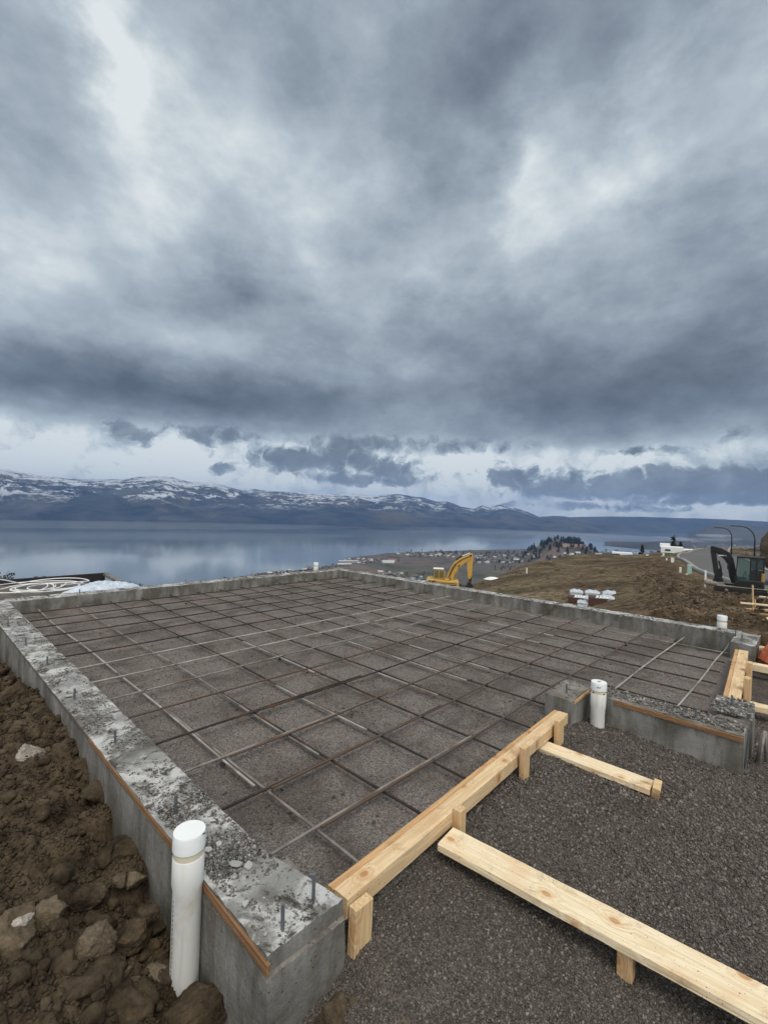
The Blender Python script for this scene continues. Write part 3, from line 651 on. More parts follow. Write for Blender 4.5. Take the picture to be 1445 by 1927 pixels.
for n_, lo, hi in ((60, .06, .12), (700, .028, .06), (4200, .011, .026), (9000, .005, .012)):
    for _ in range(n_):
        y = RS.uniform(.75, 7.) ** 1.; 
        if n_ > 1000: y = .8 + 3.5 * RS.uniform() ** 1.3 if RS.uniform() < .7 else y
        x = RS.uniform(-.2, 1.15 if y < 1.2 else .82); r_ = RS.uniform(lo, hi); cap(x, y, r_, r_ * RS.uniform(.7, 1.15))
SZ += .006 * fbm(SX * 26, SY * 26, 4., 4, .6)
V = np.stack([SX, SY, SZ], -1).reshape(-1, 3); Fq = grid_faces(na, nr); c = V[Fq].mean(1)
kp = ((c[:, 0] < .86) & (c[:, 1] > 1.1)) | ((c[:, 1] <= 1.1) & (c[:, 0] < 1.6))
V, Fq = compact(V, Fq[kp]); tag(link('soil', np_mesh('soil', V, Fq, smooth=True), M['soil']), kind='structure')
def soil_h(x, y):
    i = int((math.atan2(x, y) - SA[0]) / da); j = int((math.log(math.hypot(x, y)) - lr0) / dlr)
    return float(SZ[min(na - 1, max(0, i)), min(nr - 1, max(0, j))])
# scattered stones: one mesh of many small octahedra
_O = np.array([(1, 0, 0), (-1, 0, 0), (0, 1, 0), (0, -1, 0), (0, 0, 1), (0, 0, -1)], float)
_OF = np.array([(0, 2, 4), (2, 1, 4), (1, 3, 4), (3, 0, 4), (2, 0, 5), (1, 2, 5), (3, 1, 5), (0, 3, 5)])
def stones(name, P, S, mat, label, cat, flat=.7):
    n = len(P); v = _O[None] * RS.uniform(.6, 1.25, (n, 6, 1)); v[..., 2] *= flat
    v += RS.normal(0, .18, v.shape); th = RS.uniform(0, 6.28, n); c, s = np.cos(th)[:, None], np.sin(th)[:, None]
    x = v[..., 0] * c - v[..., 1] * s; y = v[..., 0] * s + v[..., 1] * c
    tl = RS.normal(0, .4, (n, 1)); v = np.stack([x, y, v[..., 2] + x * tl], -1) * S[:, None, None] + P[:, None, :]
    Fq = (_OF[None] + 6 * np.arange(n)[:, None, None]).reshape(-1, 3)
    return tag(link(name, np_mesh(name, v.reshape(-1, 3), Fq), mat), label, cat, kind='stuff')
def scatter(n, keep, azr, rr, p=1.0):
    a = RS.uniform(*azr, n); r_ = rr[0] * (rr[1] / rr[0]) ** (RS.uniform(0, 1, n) ** p); x, y = r_ * np.sin(a), r_ * np.cos(a); k = keep(x, y); return x[k], y[k]
x, y = scatter(230000, outside, (R(40), R(95)), (1.1, 5.5))
s = RS.uniform(.0015, .0042, len(x)) * RS.choice([.8, 1, 1, 1.4, 2.1], len(x)) * np.clip(np.hypot(x, y) / 2.0, .8, 1.5)
stones('gravel', np.stack([x, y, zout(x, y) + s * .25], -1), s, M['stone'], 'loose dark crushed gravel covering the lower yard beside the timber boards', 'gravel')
x, y = scatter(34000, inside, (R(5), R(80)), (1.5, 7))
cl = fbm(x * 2.2, y * 2.2, 12., 4); k = cl > RS.uniform(-.5, .5, len(x)); x, y = x[k], y[k]
s = RS.uniform(.002, .0052, len(x)) * np.clip(np.hypot(x, y) / 2.4, .8, 1.7)
stones('loose_gravel', np.stack([x, y, zin(x, y) + s * .2], -1), s, M['stone'], 'scattered small stones on the compacted bed under the steel grid', 'gravel')

def rock(name, c, r, m, label, group='lumps of earth beside the left wall', sq=(1, 1, .8), seed=0, cat='clod', rz=0., parent=None, rough=.22):
    bm = bmesh.new(); bmesh.ops.create_icosphere(bm, subdivisions=5, radius=1)
    P = np.array([v.co[:] for v in bm.verts]); rs = np.random.RandomState(seed)
    # chip the ball with random planes, then roughen
    for _ in range(18):
        nrm = rs.normal(size=3); nrm /= np.linalg.norm(nrm); dd = rs.uniform(.50, .86); t = P @ nrm - dd
        P -= np.outer(np.clip(t, 0, None) * .96, nrm)
    n3 = fbm(P[:, 0] * 1.4 + seed, P[:, 1] * 1.4, P[:, 2] * 1.4, 5, .55); P *= (1 + rough * n3)[:, None]
    P *= (1 + .085 * fbm(P[:, 0] * 6, P[:, 1] * 6 + seed, P[:, 2] * 6, 5, .65, True))[:, None]
    P *= np.array(sq) * r
    for v, p in zip(bm.verts, P): v.co = p
    me = bpy.data.meshes.new(name); bm.to_mesh(me); bm.free(); me.shade_smooth()
    o = link(name, me, m, parent); o.location = c; o.rotation_euler = (rs.uniform(-.3, .3), rs.uniform(-.3, .3), rz + rs.uniform(0, 6))
    if label: tag(o, label, cat, group)
    return o
def clod_px(x, y, wpx, m, label, seed, z=-.12, sq=(1, 1, .8), sink=.3, **k):
    p = at(x, y, z); d = (p.xy.length) * math.cos(math.atan2(p.x, p.y) - YAW); r = wpx / 2 / F * d
    return rock('rock' if m is not M['soil'] else 'clod', (p.x, p.y, p.z), r, m, label, seed=seed, sq=sq, **k)
def lumps(name, P, S, m, label, cat):
    """many irregular lumps merged in one mesh"""
    base = []
    for sd in range(10):
        bm = bmesh.new(); bmesh.ops.create_icosphere(bm, subdivisions=3, radius=1); v = np.array([q_.co[:] for q_ in bm.verts]); f = np.array([[l.index for l in g.verts] for g in bm.faces]); bm.free(); rs = np.random.RandomState(sd)
        for _ in range(10):
            nrm = rs.normal(size=3); nrm /= np.linalg.norm(nrm); v -= np.outer(np.clip(v @ nrm - rs.uniform(.5, .85), 0, None) * .9, nrm)
        v *= (1 + .22 * fbm(v[:, 0] * 2 + sd, v[:, 1] * 2, v[:, 2] * 2, 4, .6))[:, None]; base.append((v * np.array([1, rs.uniform(.6, 1), rs.uniform(.5, .85)]), f))
    Vs, Fs, off = [], [], 0
    for p, s in zip(P, S):
        v, f = base[RS.randint(10)]; t = RS.uniform(0, 6.28); c, s_ = math.cos(t), math.sin(t); tx = RS.normal(0, .25)
        Vs.append(np.stack([v[:, 0] * c - v[:, 1] * s_, v[:, 0] * s_ + v[:, 1] * c, v[:, 2] + v[:, 0] * tx], -1) * s + p); Fs.append(f + off); off += len(v)
    return tag(link(name, np_mesh(name, np.concatenate(Vs), np.concatenate(Fs), smooth=True), m), label, cat, kind='stuff')
n_ = 520; x = RS.uniform(.0, .79, n_); y = .95 + 4.5 * RS.uniform(0, 1, n_) ** 1.5; s = RS.uniform(.010, .030, n_) * RS.choice([1, 1, 1.5], n_) * (1 + .12 * y)
lumps('soil_lumps', [np.array([a_, b_, soil_h(a_, b_) + c_ * .25]) for a_, b_, c_ in zip(x, y, s)], s, M['soil'], 'broken lumps of brown earth piled left of the concrete wall', 'soil')
clod_px(350, 1935, 150, M['soil'], 'big rough earth clod at the foot of the near white pipe', 1, -.26, sq=(1, .8, .8))
clod_px(62, 1422, 52, M['rock_pale'], 'pale tan rounded rock on the soil left of the wall, above the others', 2, -.04, cat='rock')
clod_px(10, 1765, 130, M['rock_brown'], 'large earthy block with a whitish top at the left edge', 3, -.06, cat='rock')
clod_px(36, 1738, 48, M['rock_pale'], 'whitish stone on top of the large block at the left edge', 4, -.01, cat='rock', sq=(1, .7, .6))
clod_px(95, 1722, 60, M['rock_brown'], 'wedge shaped tan rock right of the large whitish topped block', 5, -.05, cat='rock')
clod_px(176, 1778, 72, M['rock_brown'], 'tall pitted brown clod standing by the dark hollow', 6, -.10)
clod_px(245, 1765, 66, M['soil'], 'upright brown clod between the pitted clod and the wall', 7, -.14)
clod_px(205, 1835, 34, M['soil'], 'small oval clod in the hollow below the pitted clod', 8, -.16)
clod_px(228, 1835, 30, M['rock_brown'], 'narrow leaning stone right of the small oval clod', 9, -.16, cat='rock')
clod_px(300, 1845, 60, M['rock_brown'], 'smooth wedge of earth just left of the pipe foot', 10, -.2)
clod_px(248, 1858, 34, M['rock_brown'], 'little angular stone left of the smooth wedge by the pipe', 11, -.18, cat='rock')
clod_px(225, 1655, 34, M['rock_brown'], 'small round stone resting by the middle of the dirt edge', 12, -.1, cat='rock')
clod_px(255, 1655, 38, M['rock_brown'], 'olive brown stone touching the wall above the hollow', 13, -.12, cat='rock')
clod_px(278, 1722, 50, M['soil'], 'flat clod wedged against the wall left of the pipe', 14, -.15, sq=(1, .8, .6))
clod_px(160, 1690, 60, M['soil'], 'rounded soft clod up the slope from the pitted clod', 15, -.07)
clod_px(115, 1420, 46, M['soil'], 'brown clod right of the pale tan rock', 16, -.05)
clod_px(150, 1440, 34, M['soil'], 'small dark clod against the wall right of the pale rock', 17, -.05)
clod_px(185, 1490, 70, M['soil'], 'long flat clod jutting to the wall in mid slope', 18, -.08, sq=(1, .6, .5))
clod_px(228, 1610, 74, M['soil'], 'square clod beside the wall over the olive stone', 19, -.14)
clod_px(20, 1310, 60, M['soil'], 'clod near the top of the dirt at the left edge', 20, -.08)
clod_px(75, 1345, 50, M['soil'], 'clod against the wall below the topmost dirt', 21, -.08)
clod_px(130, 1860, 200, M['soil'], 'very large sloping mass of earth at the bottom left', 22, -.17, sq=(1, .8, .55))
clod_px(240, 1920, 120, M['soil'], 'clod at the bottom edge left of the pipe clod', 23, -.22)
clod_px(585, 1888, 34, M['rock_brown'], 'first brown stone at the foot of the block end, touching it', 24, -.15, cat='rock')
clod_px(640, 1885, 34, M['rock_brown'], 'second brown stone at the block foot, on the gravel side', 25, -.13, cat='rock')
clod_px(665, 1890, 24, M['rock_brown'], 'smallest brown stone at the block foot, furthest onto the gravel', 26, -.12, cat='rock')
clod_px(625, 1925, 70, M['soil'], 'brown clod under the stones at the block foot', 27, -.15)
clod_px(745, 1915, 110, M['rock_brown'], 'flat brown clod half sunk in the gravel at the bottom edge', 28, -.13, sq=(1, .8, .4))
clod_px(718, 1855, 24, M['rock_brown'], 'slim brown lump of clay lying on the gravel', 29, -.11, sq=(.6, 1.6, .5))
# small loose crumbs over the soil
n_ = 26000; x = RS.uniform(-.1, .8, n_); y = .9 + 5.5 * RS.uniform(0, 1, n_) ** 1.5; s = RS.uniform(.002, .008, n_) * (1 + .25 * y)
ii = np.clip(((np.arctan2(x, y) - SA[0]) / da).astype(int), 0, na - 1); jj = np.clip(((np.log(np.hypot(x, y)) - lr0) / dlr).astype(int), 0, nr - 1)
stones('soil_crumbs', np.stack([x, y, SZ[ii, jj] + s * .3], -1), s, M['soil'], 'loose crumbs of brown earth left of the concrete wall', 'soil')
# ------------------------------------------------------------------ foundation
def onY(x, y, Yp): r = ray(x, y); t = Yp / r.y; return Vector((r.x * t, Yp, H + r.z * t))
def onX(x, y, Xp): r = ray(x, y); t = Xp / r.x; return Vector((Xp, r.y * t, H + r.z * t))
def casting(name, quad, z0, z1, parent, top='concrete_top', cell=.03, amp=.004, chip=.012):
    """cast block on a four-cornered footprint (a, b, c, d counter-clockwise) with a worn surface"""
    q4 = np.array(quad, float)
    def bil(u, v): return (q4[0] * ((1 - u) * (1 - v))[..., None] + q4[1] * (u * (1 - v))[..., None] + q4[2] * (u * v)[..., None] + q4[3] * ((1 - u) * v)[..., None])
    lu = max(np.linalg.norm(q4[1] - q4[0]), np.linalg.norm(q4[2] - q4[3])); lv = max(np.linalg.norm(q4[3] - q4[0]), np.linalg.norm(q4[2] - q4[1]))
    nu, nv, nz = (max(4, min(220, int(l / cell))) for l in (lu, lv, (z1 - z0)))
    U, Vv, Z = np.linspace(0, 1, nu), np.linspace(0, 1, nv), np.linspace(z0, z1, nz)
    vs_, fs_, mi = [], [], []; off = 0
    def add(Pu, Pv, Pz, m_):
        nonlocal off
        xy = bil(Pu, Pv); P = np.concatenate([xy, Pz[..., None]], -1); e = np.minimum.reduce([Pu * lu, (1 - Pu) * lu, Pv * lv, (1 - Pv) * lv])
        x, y, z = P[..., 0], P[..., 1], P[..., 2]
        out = np.stack([pn(x * 6, y * 6, z * 6 + 3), pn(x * 6, y * 6 + 9, z * 6), pn(x * 9 + 5, y * 9, z * 9)], -1) * amp
        ch_ = np.clip(fbm(x * 14, y * 14, z1 * 3 + 2, 4, .6) + .15, 0, 1.2) * chip * np.exp(-(e / .012) ** 2) * (z > z1 - 1e-4)
        P = P + out; P[..., 2] -= ch_
        a, b_ = Pu.shape; i = np.arange(a - 1)[:, None] * b_ + np.arange(b_ - 1)[None]; f = np.stack([i, i + b_, i + b_ + 1, i + 1], -1).reshape(-1, 4) + off
        vs_.append(P.reshape(-1, 3)); fs_.append(f); mi.append(np.full(len(f), m_)); off += a * b_
    A, B_ = np.meshgrid(U, Vv, indexing='ij'); add(A, B_, np.full_like(A, z1), 1)
    A, Zz = np.meshgrid(U, Z, indexing='ij'); add(A, np.zeros_like(A), Zz, 0); add(A[::-1], np.ones_like(A), Zz, 0)
    B_, Zz = np.meshgrid(Vv, Z, indexing='ij'); add(np.ones_like(B_), B_, Zz, 0); add(np.zeros_like(B_), B_[::-1], Zz, 0)
    me = np_mesh(name, np.concatenate(vs_), np.concatenate(fs_), np.concatenate(mi), smooth=True)
    bm = bmesh.new(); bm.from_mesh(me); bmesh.ops.remove_doubles(bm, verts=bm.verts, dist=.0008); bmesh.ops.recalc_face_normals(bm, faces=bm.faces); bm.to_mesh(me); bm.free()
    o = link(name, me, [M['concrete'], M[top]], parent); me.set_sharp_from_angle(angle=R(38)); return o
fd = empty('foundation', (0, 0, 0), label='grey poured concrete foundation walls with corner piers round the gravel pad', cat='foundation')
W = .13
q = lambda x0, x1, y0, y1: [(x0, y0), (x1, y0), (x1, y1), (x0, y1)]
casting('wall', [(.80, 1.50), (1.035, 1.50), (1.06, 7.77), (.80, 7.77)], -.7, W - .001, fd)
casting('corner_pier', [(.796, 1.168), (1.10, 1.160), (1.125, 1.53), (.797, 1.53)], -.7, .070, fd, top='concrete_top_brown', amp=.014, cell=.015, chip=.03)
casting('pier_cap', [(.801, 1.182), (1.105, 1.18), (1.032, 1.56), (.802, 1.56)], .06, W + .002, fd, cell=.012, amp=.006, chip=.022)
casting('wall', [(-1.2, 7.76), (6.80, 7.73), (6.80, 8.0), (-1.2, 8.02)], -.7, W, fd)
casting('wall', [(7.04, .66), (7.26, .66), (7.06, 8.0), (6.80, 8.0)], -.9, W + .002, fd)
casting('pier', q(6.50, 7.17, .47, .69), -.5, W + .004, fd, cell=.02, chip=.02)
casting('pier', [(3.45, 1.292), (3.84, 1.30), (3.87, 1.51), (3.47, 1.50)], -.5, W, fd, top='concrete_top_brown', cell=.02)
casting('wall', q(3.80, 4.02, .315, 1.31), -.5, .108, fd, top='concrete_top_brown', cell=.02, chip=.02)
casting('wall', q(4.01, 4.44, .312, .50), -.5, .104, fd, top='concrete_top_brown', cell=.02, chip=.02)
casting('pier', [(4.12, .30), (4.47, .31), (4.50, .55), (4.14, .53)], -.5, W - .006, fd, cell=.02, chip=.035)
def strip(p0, p1, w_, h_, m, name='wood_strip', parent=fd):
    p0, p1 = Vector(p0), Vector(p1); d = p1 - p0; ln = d.length
    o = MB().box((0, 0, 0), (ln, w_, h_), bev=.002).build(name, m, parent); o.location = (p0 + p1) / 2; o.rotation_euler = (0, -math.asin(d.z / ln), math.atan2(d.y, d.x)); return o
strip((.800, 1.172, .098), (.803, 1.86, .104), .012, .036, M['strip_wood'])
strip((.800, 1.865, .106), (.801, 3.05, .108), .010, .030, M['strip_wood'])
strip((.800, 3.06, .113), (.801, 6.4, .114), .006, .010, M['bark'])
strip((3.797, .318, .078), (3.797, 1.10, .086), .012, .034, M['strip_wood'])
strip((3.50, 1.292, .104), (3.836, 1.296, .106), .01, .024, M['pine_tan'])
def bolt(x, y, z, h=.085, r=.0066, lean=0., parent=fd):
    e = (MB().tube([(0, 0, -.05), (lean * .5, 0, h * .5), (lean, 0, h)], r, 10)).build('anchor_bolt', M['bolt'], parent); e.location = (x, y, z); return e
for x, y, px, py in ((0, 0, 590, 1690), (0, 0, 532, 1750), (0, 0, 330, 1528), (0, 0, 217, 1398), (0, 0, 140, 1316), (0, 0, 89, 1252), (0, 0, 49, 1215), (0, 0, 15, 1180), (0, 0, 150, 1118), (0, 0, 32, 1126), (0, 0, 350, 1096), (0, 0, 1066, 1305), (0, 0, 1377, 1327), (0, 0, 1309, 1352), (0, 0, 1384, 1198), (0, 0, 1396, 1206), (0, 0, 1335, 1176)):
    p = at(px, py, W if px not in (1309,) else .11); bolt(p.x, p.y, p.z, .085 * (1. if px in (590, 532) else .85), lean=random.uniform(-.004, .004))
# crumbs and mud on the wall tops
def on_wall(n, x0, x1, y0, y1, thr, z, smin, smax, frq=4.):
    x, y = RS.uniform(x0, x1, n), RS.uniform(y0, y1, n); k = fbm(x * frq, y * frq, 20., 4) > thr + RS.uniform(-.35, .35, n); x, y = x[k], y[k]
    s = RS.uniform(smin, smax, len(x)) * RS.choice([.6, 1, 1.6], len(x)); return np.stack([x, y, z + s * .2], -1), s
P_, S_ = zip(on_wall(26000, .815, 1.04, 1.2, 7.5, .22, W, .0012, .0055), on_wall(5200, .82, 1.03, 1.45, 2.1, -.0, W, .0015, .008), on_wall(3500, 3.83, 4.02, .33, 1.2, -.2, .108, .003, .011), on_wall(1600, 4.1, 4.48, .32, .55, .0, .122, .003, .012), on_wall(5000, 1.1, 6.8, 7.77, 8., .2, W, .004, .012), on_wall(4000, 6.9, 7.2, .8, 7.9, .1, W, .004, .012), on_wall(500, 3.48, 3.84, 1.31, 1.5, .1, W, .002, .006))
stones('wall_crumbs', np.concatenate(P_), np.concatenate(S_), M['crumb'], 'crumbs of concrete and dried mud lying on the wall tops', 'debris', .5)
x, y = scatter(9000, inside, (R(5), R(80)), (1.5, 7.5)); cl = fbm(x * 1.7 + 4, y * 1.7, 31., 5, .6); k = cl > .28 + RS.uniform(-.12, .25, len(x)); x, y = x[k], y[k]
s = RS.uniform(.004, .011, len(x)) * RS.choice([.6, 1, 1.5], len(x)); stones('bed_crumbs', np.stack([x, y, zin(x, y) + s * .1], -1), s, M['crumb_dark'], 'darker clumps of crumbled earth lying in patches under the steel grid', 'soil', .6)
# flat broken flakes near the white pipe
def flake(px, py, r, seed, label, m='concrete', z=W):
    rs = np.random.RandomState(seed); n = 7; p = at(px, py, z); poly = [(r * (.6 + .5 * rs.rand()) * math.cos(6.283 * k / n), r * (.45 + .4 * rs.rand()) * math.sin(6.283 * k / n)) for k in range(n)]
    mb = MB(); mb.prism(poly, -.003, .003, M=Matrix.Rotation(R(90 + rs.uniform(-16, 16)), 4, 'X') ); o = mb.build('concrete_flake', M[m]); o.location = (p.x, p.y, p.z + .008 + .004 * rs.rand()); o.rotation_euler = (rs.uniform(-.2, .2), rs.uniform(-.2, .2), rs.uniform(0, 6))
    tag(o, label, 'concrete chip', 'broken concrete flakes on the walls')
M['flake'] = plain('flake', (.36, .365, .35), .8, .2, 20)
for k, (px, py, r, lb) in enumerate([(443, 1632, .032, 'largest grey flake in the rubble beside the near white pipe'), (468, 1634, .026, 'flake overlapping the largest one, on its right'), (392, 1603, .018, 'pale oval flake touching the near pipe'), (412, 1592, .018, 'upright torn flake behind the oval one'), (462, 1708, .014, 'small bright flake alone on the near pier'), (500, 1763, .008, 'tiny white chip nearest the pier corner'), (130, 1312, .03, 'long pale flake lying on the outer edge of the left wall'), (178, 1308, .03, 'flat flake by the inner edge of the left wall, halfway along'), (240, 1369, .02, 'white flake on the inner edge between two anchor bolts')]):
    flake(px, py, r, k + 40, lb, 'flake')
# ------------------------------------------------------------------ steel grid
A_near = [1.195, 1.672, 2.09, 2.53, 2.95, 3.42, 3.86, 4.30, 4.76, 5.19, 5.66, 6.09, 6.55, 6.98, 7.48]
A_far = [1.195, 1.62, 2.057, 2.511, 2.948, 3.422, 3.86, 4.296, 4.736, 5.202, 5.673, 6.13, 6.602, 7.04, 7.48]
B_x = [1.375, 1.822, 2.25, 2.68, 3.11, 3.57, 3.985, 4.41, 4.83, 5.235, 5.68, 6.09, 6.53]
ordn = ['first', 'second', 'third', 'fourth', 'fifth', 'sixth', 'seventh', 'eighth', 'ninth', 'tenth', 'eleventh', 'twelfth', 'thirteenth', 'fourteenth', 'fifteenth', 'sixteenth']
def bar(p0, p1, m, label, r=.0074, wob=.009, ends=None, seed=0, group='steel bars of the grid over the gravel'):
    p0, p1 = Vector(p0), Vector(p1); d = p1 - p0; ln = d.length; rs = np.random.RandomState(seed); n = max(8, int(ln / .14)); ph = rs.uniform(0, 6, 4)
    pts = []
    for k in range(n + 1):
        s = ln * k / n; wy = wob * (math.sin(s * 1.3 + ph[0]) + .5 * math.sin(s * 2.9 + ph[1])); wz = .0035 * math.sin(s * 2.1 + ph[2])
        ez = 0.
        if ends: ez = ends * max(0, 1 - (ln - s) / .3) ** 2
        pts.append((s, wy, wz + ez))
    o = MB().tube(pts, r, 8).build('rebar', M[m], smooth=True); o.location = p0; o.rotation_euler = (0, -math.asin(d.z / ln), math.atan2(d.y, d.x))
    tag(o, label, 'rebar', group); return o
am = ['', 'rebar_grey', 'rebar_dark', 'rebar_dark', 'rebar_dark', 'rebar_rust', 'rebar_grey', 'rebar_pale', 'rebar_pale'] + ['rebar_dark'] * 7
for k in range(1, 15):
    ya, yb = A_near[k], A_far[k]; f = lambda x: ya + (yb - ya) * (x - 1.1) / 5.7
    mm = am[k]
    if k <= 4:
        bar((1.045, ya, .006), (2.9, f(2.9), .004), 'rebar_grey' if k in (1, 3) else 'rebar_dark', f'short {"grey" if k in (1, 3) else "dark"} bar from the left wall, {ordn[k-1]} row from the beam', seed=k, wob=.004)
        bar((1.395, ya - .0155, .006), (6.87, f(6.87), .004), 'rebar_rust' if k in (1, 2, 3) else 'rebar_dark', f'long {"rusty" if k < 4 else "dark"} bar reaching the far wall, {ordn[k-1]} row from the beam', seed=k + 50)
    else:
        tone = {'rebar_rust': 'rusty', 'rebar_grey': 'grey', 'rebar_pale': 'whitish', 'rebar_dark': 'dark'}[mm]
        bar((1.075, ya, .006), (6.86, yb, .004), mm, f'{tone} bar spanning left to right wall, {ordn[k-1]} row from the beam', seed=k)
TIES = [o_ for o_ in C.objects if o_.get('category') == 'rebar' and 'row from the beam' in o_['label']]
tie_me = None
for o_ in TIES:
    p_ = o_.location
    if p_.y > 4.4 or ('short' in o_['label']): continue
    for X in B_x:
        if X < p_.x + .05 or RS.rand() < .35: continue
        mbt = MB(); mbt.tube([(.0125 * math.cos(t), .004 * math.sin(t * 2), .0125 * math.sin(t) - .006) for t in [6.283 * k / 9 for k in range(10)]] + [(.02, .012, .014), (.03, .018, .012)], .0018, 5)
        t_ = mbt.build('tie_wire', M['black'], o_); t_.location = (X - p_.x, 0, 0); t_.rotation_euler = (0, 0, RS.uniform(0, 6))
bar((4.33, 1.262, .006), (6.88, 1.195, .004), 'rebar_pale', 'whitish bar starting behind the second white pipe and ending at the far wall', seed=70)
o = bar((4.34, .755, .006), (6.85, .76, .004), 'rebar_pale', 'whitish curved bar nearest the far timber beam', seed=71, wob=.02, ends=.03)
for i, X in enumerate(B_x):
    yend = [1.34, 1.36, 1.38, 1.40, 1.42, 1.545, 1.38, .60, .64, .645, .68, .69, .66][i]
    m1 = ['rebar_pale', 'rebar_grey', 'rebar_dark', 'rebar_dark', 'rebar_dark', 'rebar_dark', 'rebar_dark', 'rebar_dark', 'rebar_dark', 'rebar_dark', 'rebar_dark', 'rebar_dark', 'rebar_grey'][i]
    t1 = {'rebar_rust': 'rusty', 'rebar_grey': 'grey', 'rebar_pale': 'whitish', 'rebar_dark': 'dark'}[m1]
    lap = 2.17 + .02 * i if i < 11 else yend
    if i < 2:
        bar((X - .0075, 7.72, -.010), (X - .0075, lap, -.011), m1, f'{t1} bar running from the back wall towards the camera, {ordn[i]} from the left wall', seed=i + 100, wob=.010)
        bar((X + .0080, 3.42, -.010), (X + .0080, yend, -.012), 'rebar_dark' if i else 'rebar_grey', f'shorter {"dark" if i else "grey"} bar lapping the {ordn[i]} long one from the left wall', seed=i + 130, wob=.005)
    else:
        bar((X + .0075, 7.72, -.010), (X + .0075, yend, -.012), m1, f'{t1} bar running from the back wall towards the camera, {ordn[i]} from the left wall', seed=i + 100, wob=.010)
        if i < 11: bar((X - .0080, [3.0, 3.9, 3.3, 4.6][i % 4], -.010), (X - .0080, lap + [0, .0, .0, 1.1][i % 4], -.010), 'rebar_pale', f'short whitish bar lapping the {ordn[i]} long one from the left wall', seed=i + 130, wob=.004)
# bar supports under some crossings
for k, (px, py, lb) in enumerate([(350, 1136, 'small dark block under a crossing near the back wall, leftmost of all'), (335, 1199, 'small dark block under a crossing in the left middle of the grid'), (526, 1241, 'small dark block under the bars at the centre of the grid'), (607, 1170, 'small dark block under a crossing right of centre towards the back'), (689, 1135, 'small dark block under a crossing near the back corner'), (420, 1438, 'flat dark block under the whitish bar near the left wall'), (1177, 1213, 'small block with a bright top under the bars near the far wall'), (684, 1108, 'small dark block closest to the back corner'), (815, 1166, 'small dark block below the yellow digger, under the bars')]):
    p = at(px, py, -.03); s_ = .02 if px != 1177 else .024
    rock('bar_support', (p.x, p.y, -.026), s_, M['black'] if px != 1177 else M['dark_steel'], lb, 'blocks propping the steel grid', (1, .8, .7), seed=k + 300, cat='rebar support')
# ------------------------------------------------------------------ timber
def board(name, p0, p1, w_, t_, m, label=None, cat=None, group=None, parent=None, roll=0., chew=0.):
    p0, p1 = Vector(p0), Vector(p1); d = p1 - p0; ln = d.length
    bm = bmesh.new(); n = max(2, int(ln / .05))
    sec = [(-w_ / 2, -t_ / 2), (-w_ / 2 + .004, -t_ / 2 + 0), (w_ / 2 - .004, -t_ / 2), (w_ / 2, -t_ / 2 + .004), (w_ / 2, t_ / 2 - .004), (w_ / 2 - .004, t_ / 2), (-w_ / 2 + .004, t_ / 2), (-w_ / 2, t_ / 2 - .004)]
    sec[0] = (-w_ / 2, -t_ / 2 + .004)
    rs = np.random.RandomState(int(abs(p0.x * 77 + p0.y * 31 + w_ * 1000)) % 9999); rings = []
    for k in range(n + 1):
        s = ln * (k / n - .5); a = .0015 * math.sin(s * 3 + rs.rand()); rings.append([bm.verts.new((s, y + a + rs.normal(0, .0003), z + rs.normal(0, .0003))) for y, z in sec])
    for a, b_ in zip(rings, rings[1:]):
        for k in range(8): bm.faces.new((a[k], a[(k + 1) % 8], b_[(k + 1) % 8], b_[k]))
    bm.faces.new(rings[0]); bm.faces.new(rings[-1]); bmesh.ops.recalc_face_normals(bm, faces=bm.faces)
    me = bpy.data.meshes.new(name); bm.to_mesh(me); bm.free(); me.shade_smooth(); me.set_sharp_from_angle(angle=R(30))
    o = link(name, me, m, parent); o.location = (p0 + p1) / 2; o.rotation_euler = (roll, -math.asin(d.z / ln), math.atan2(d.y, d.x))
    if label: tag(o, label, cat or 'board', group)
    return o
G_ = 'timber form boards'
board('timber_beam', (1.135, 1.228, .0625), (3.41, 1.338, .0105), .073, .075, M['pine_beam'], 'long pale timber beam beside the gravel pad, from the near pier to the small pier', 'timber', G_)
board('timber_strip', (1.13, 1.2805, .063), (3.41, 1.3905, .0095), .028, .072, M['pine_tan'], 'narrow orange tan timber nailed along the grid side of the near beam', 'timber', G_)
board('timber_board', (1.742, 1.192, .017), (1.905, -.55, .017), .14, .036, M['pine_pale'], 'wide pale knotty board running from the near beam out of the picture', 'board', G_)
board('timber_board', (3.0, 1.33, -.05), (3.01, .655, -.05), .125, .036, M['pine_pale'], 'short gravel strewn board on the ground ending at a cut stake', 'board', G_)
def stake(x0, x1, y0, y1, zt, zb, m, label, pt=.0, tilt=(0, 0, 0)):
    bm = bmesh.new(); w0, w1 = x1 - x0, y1 - y0
    Z = [(zb - .15, .25), (zb - .02, .8 if pt else 1.), (zb + (zt - zb) * .5, 1.), (zt, 1.)]; rings = []
    for z, k in Z: rings.append([bm.verts.new((a * w0 / 2 * k - (pt * w0 * .0), b_ * w1 / 2, z - zt)) for a, b_ in ((-1, -1), (1, -1), (1, 1), (-1, 1))])
    for a, b_ in zip(rings, rings[1:]):
        for k in range(4): bm.faces.new((a[k], a[(k + 1) % 4], b_[(k + 1) % 4], b_[k]))
    bm.faces.new(rings[0]); bm.faces.new(rings[-1]); bmesh.ops.recalc_face_normals(bm, faces=bm.faces)
    bmesh.ops.bevel(bm, geom=bm.edges[:], offset=.0022, segments=1, affect='EDGES')
    me = bpy.data.meshes.new('stake'); bm.to_mesh(me); bm.free(); o = link('wooden_stake', me, m); o.location = ((x0 + x1) / 2, (y0 + y1) / 2, zt); o.rotation_euler = tilt
    return tag(o, label, 'stake', 'wooden stakes holding the form boards')
M['stake'] = timber('stake', (.70, .52, .30), (.50, .34, .18), axis=2, specks=False, knots=.15)
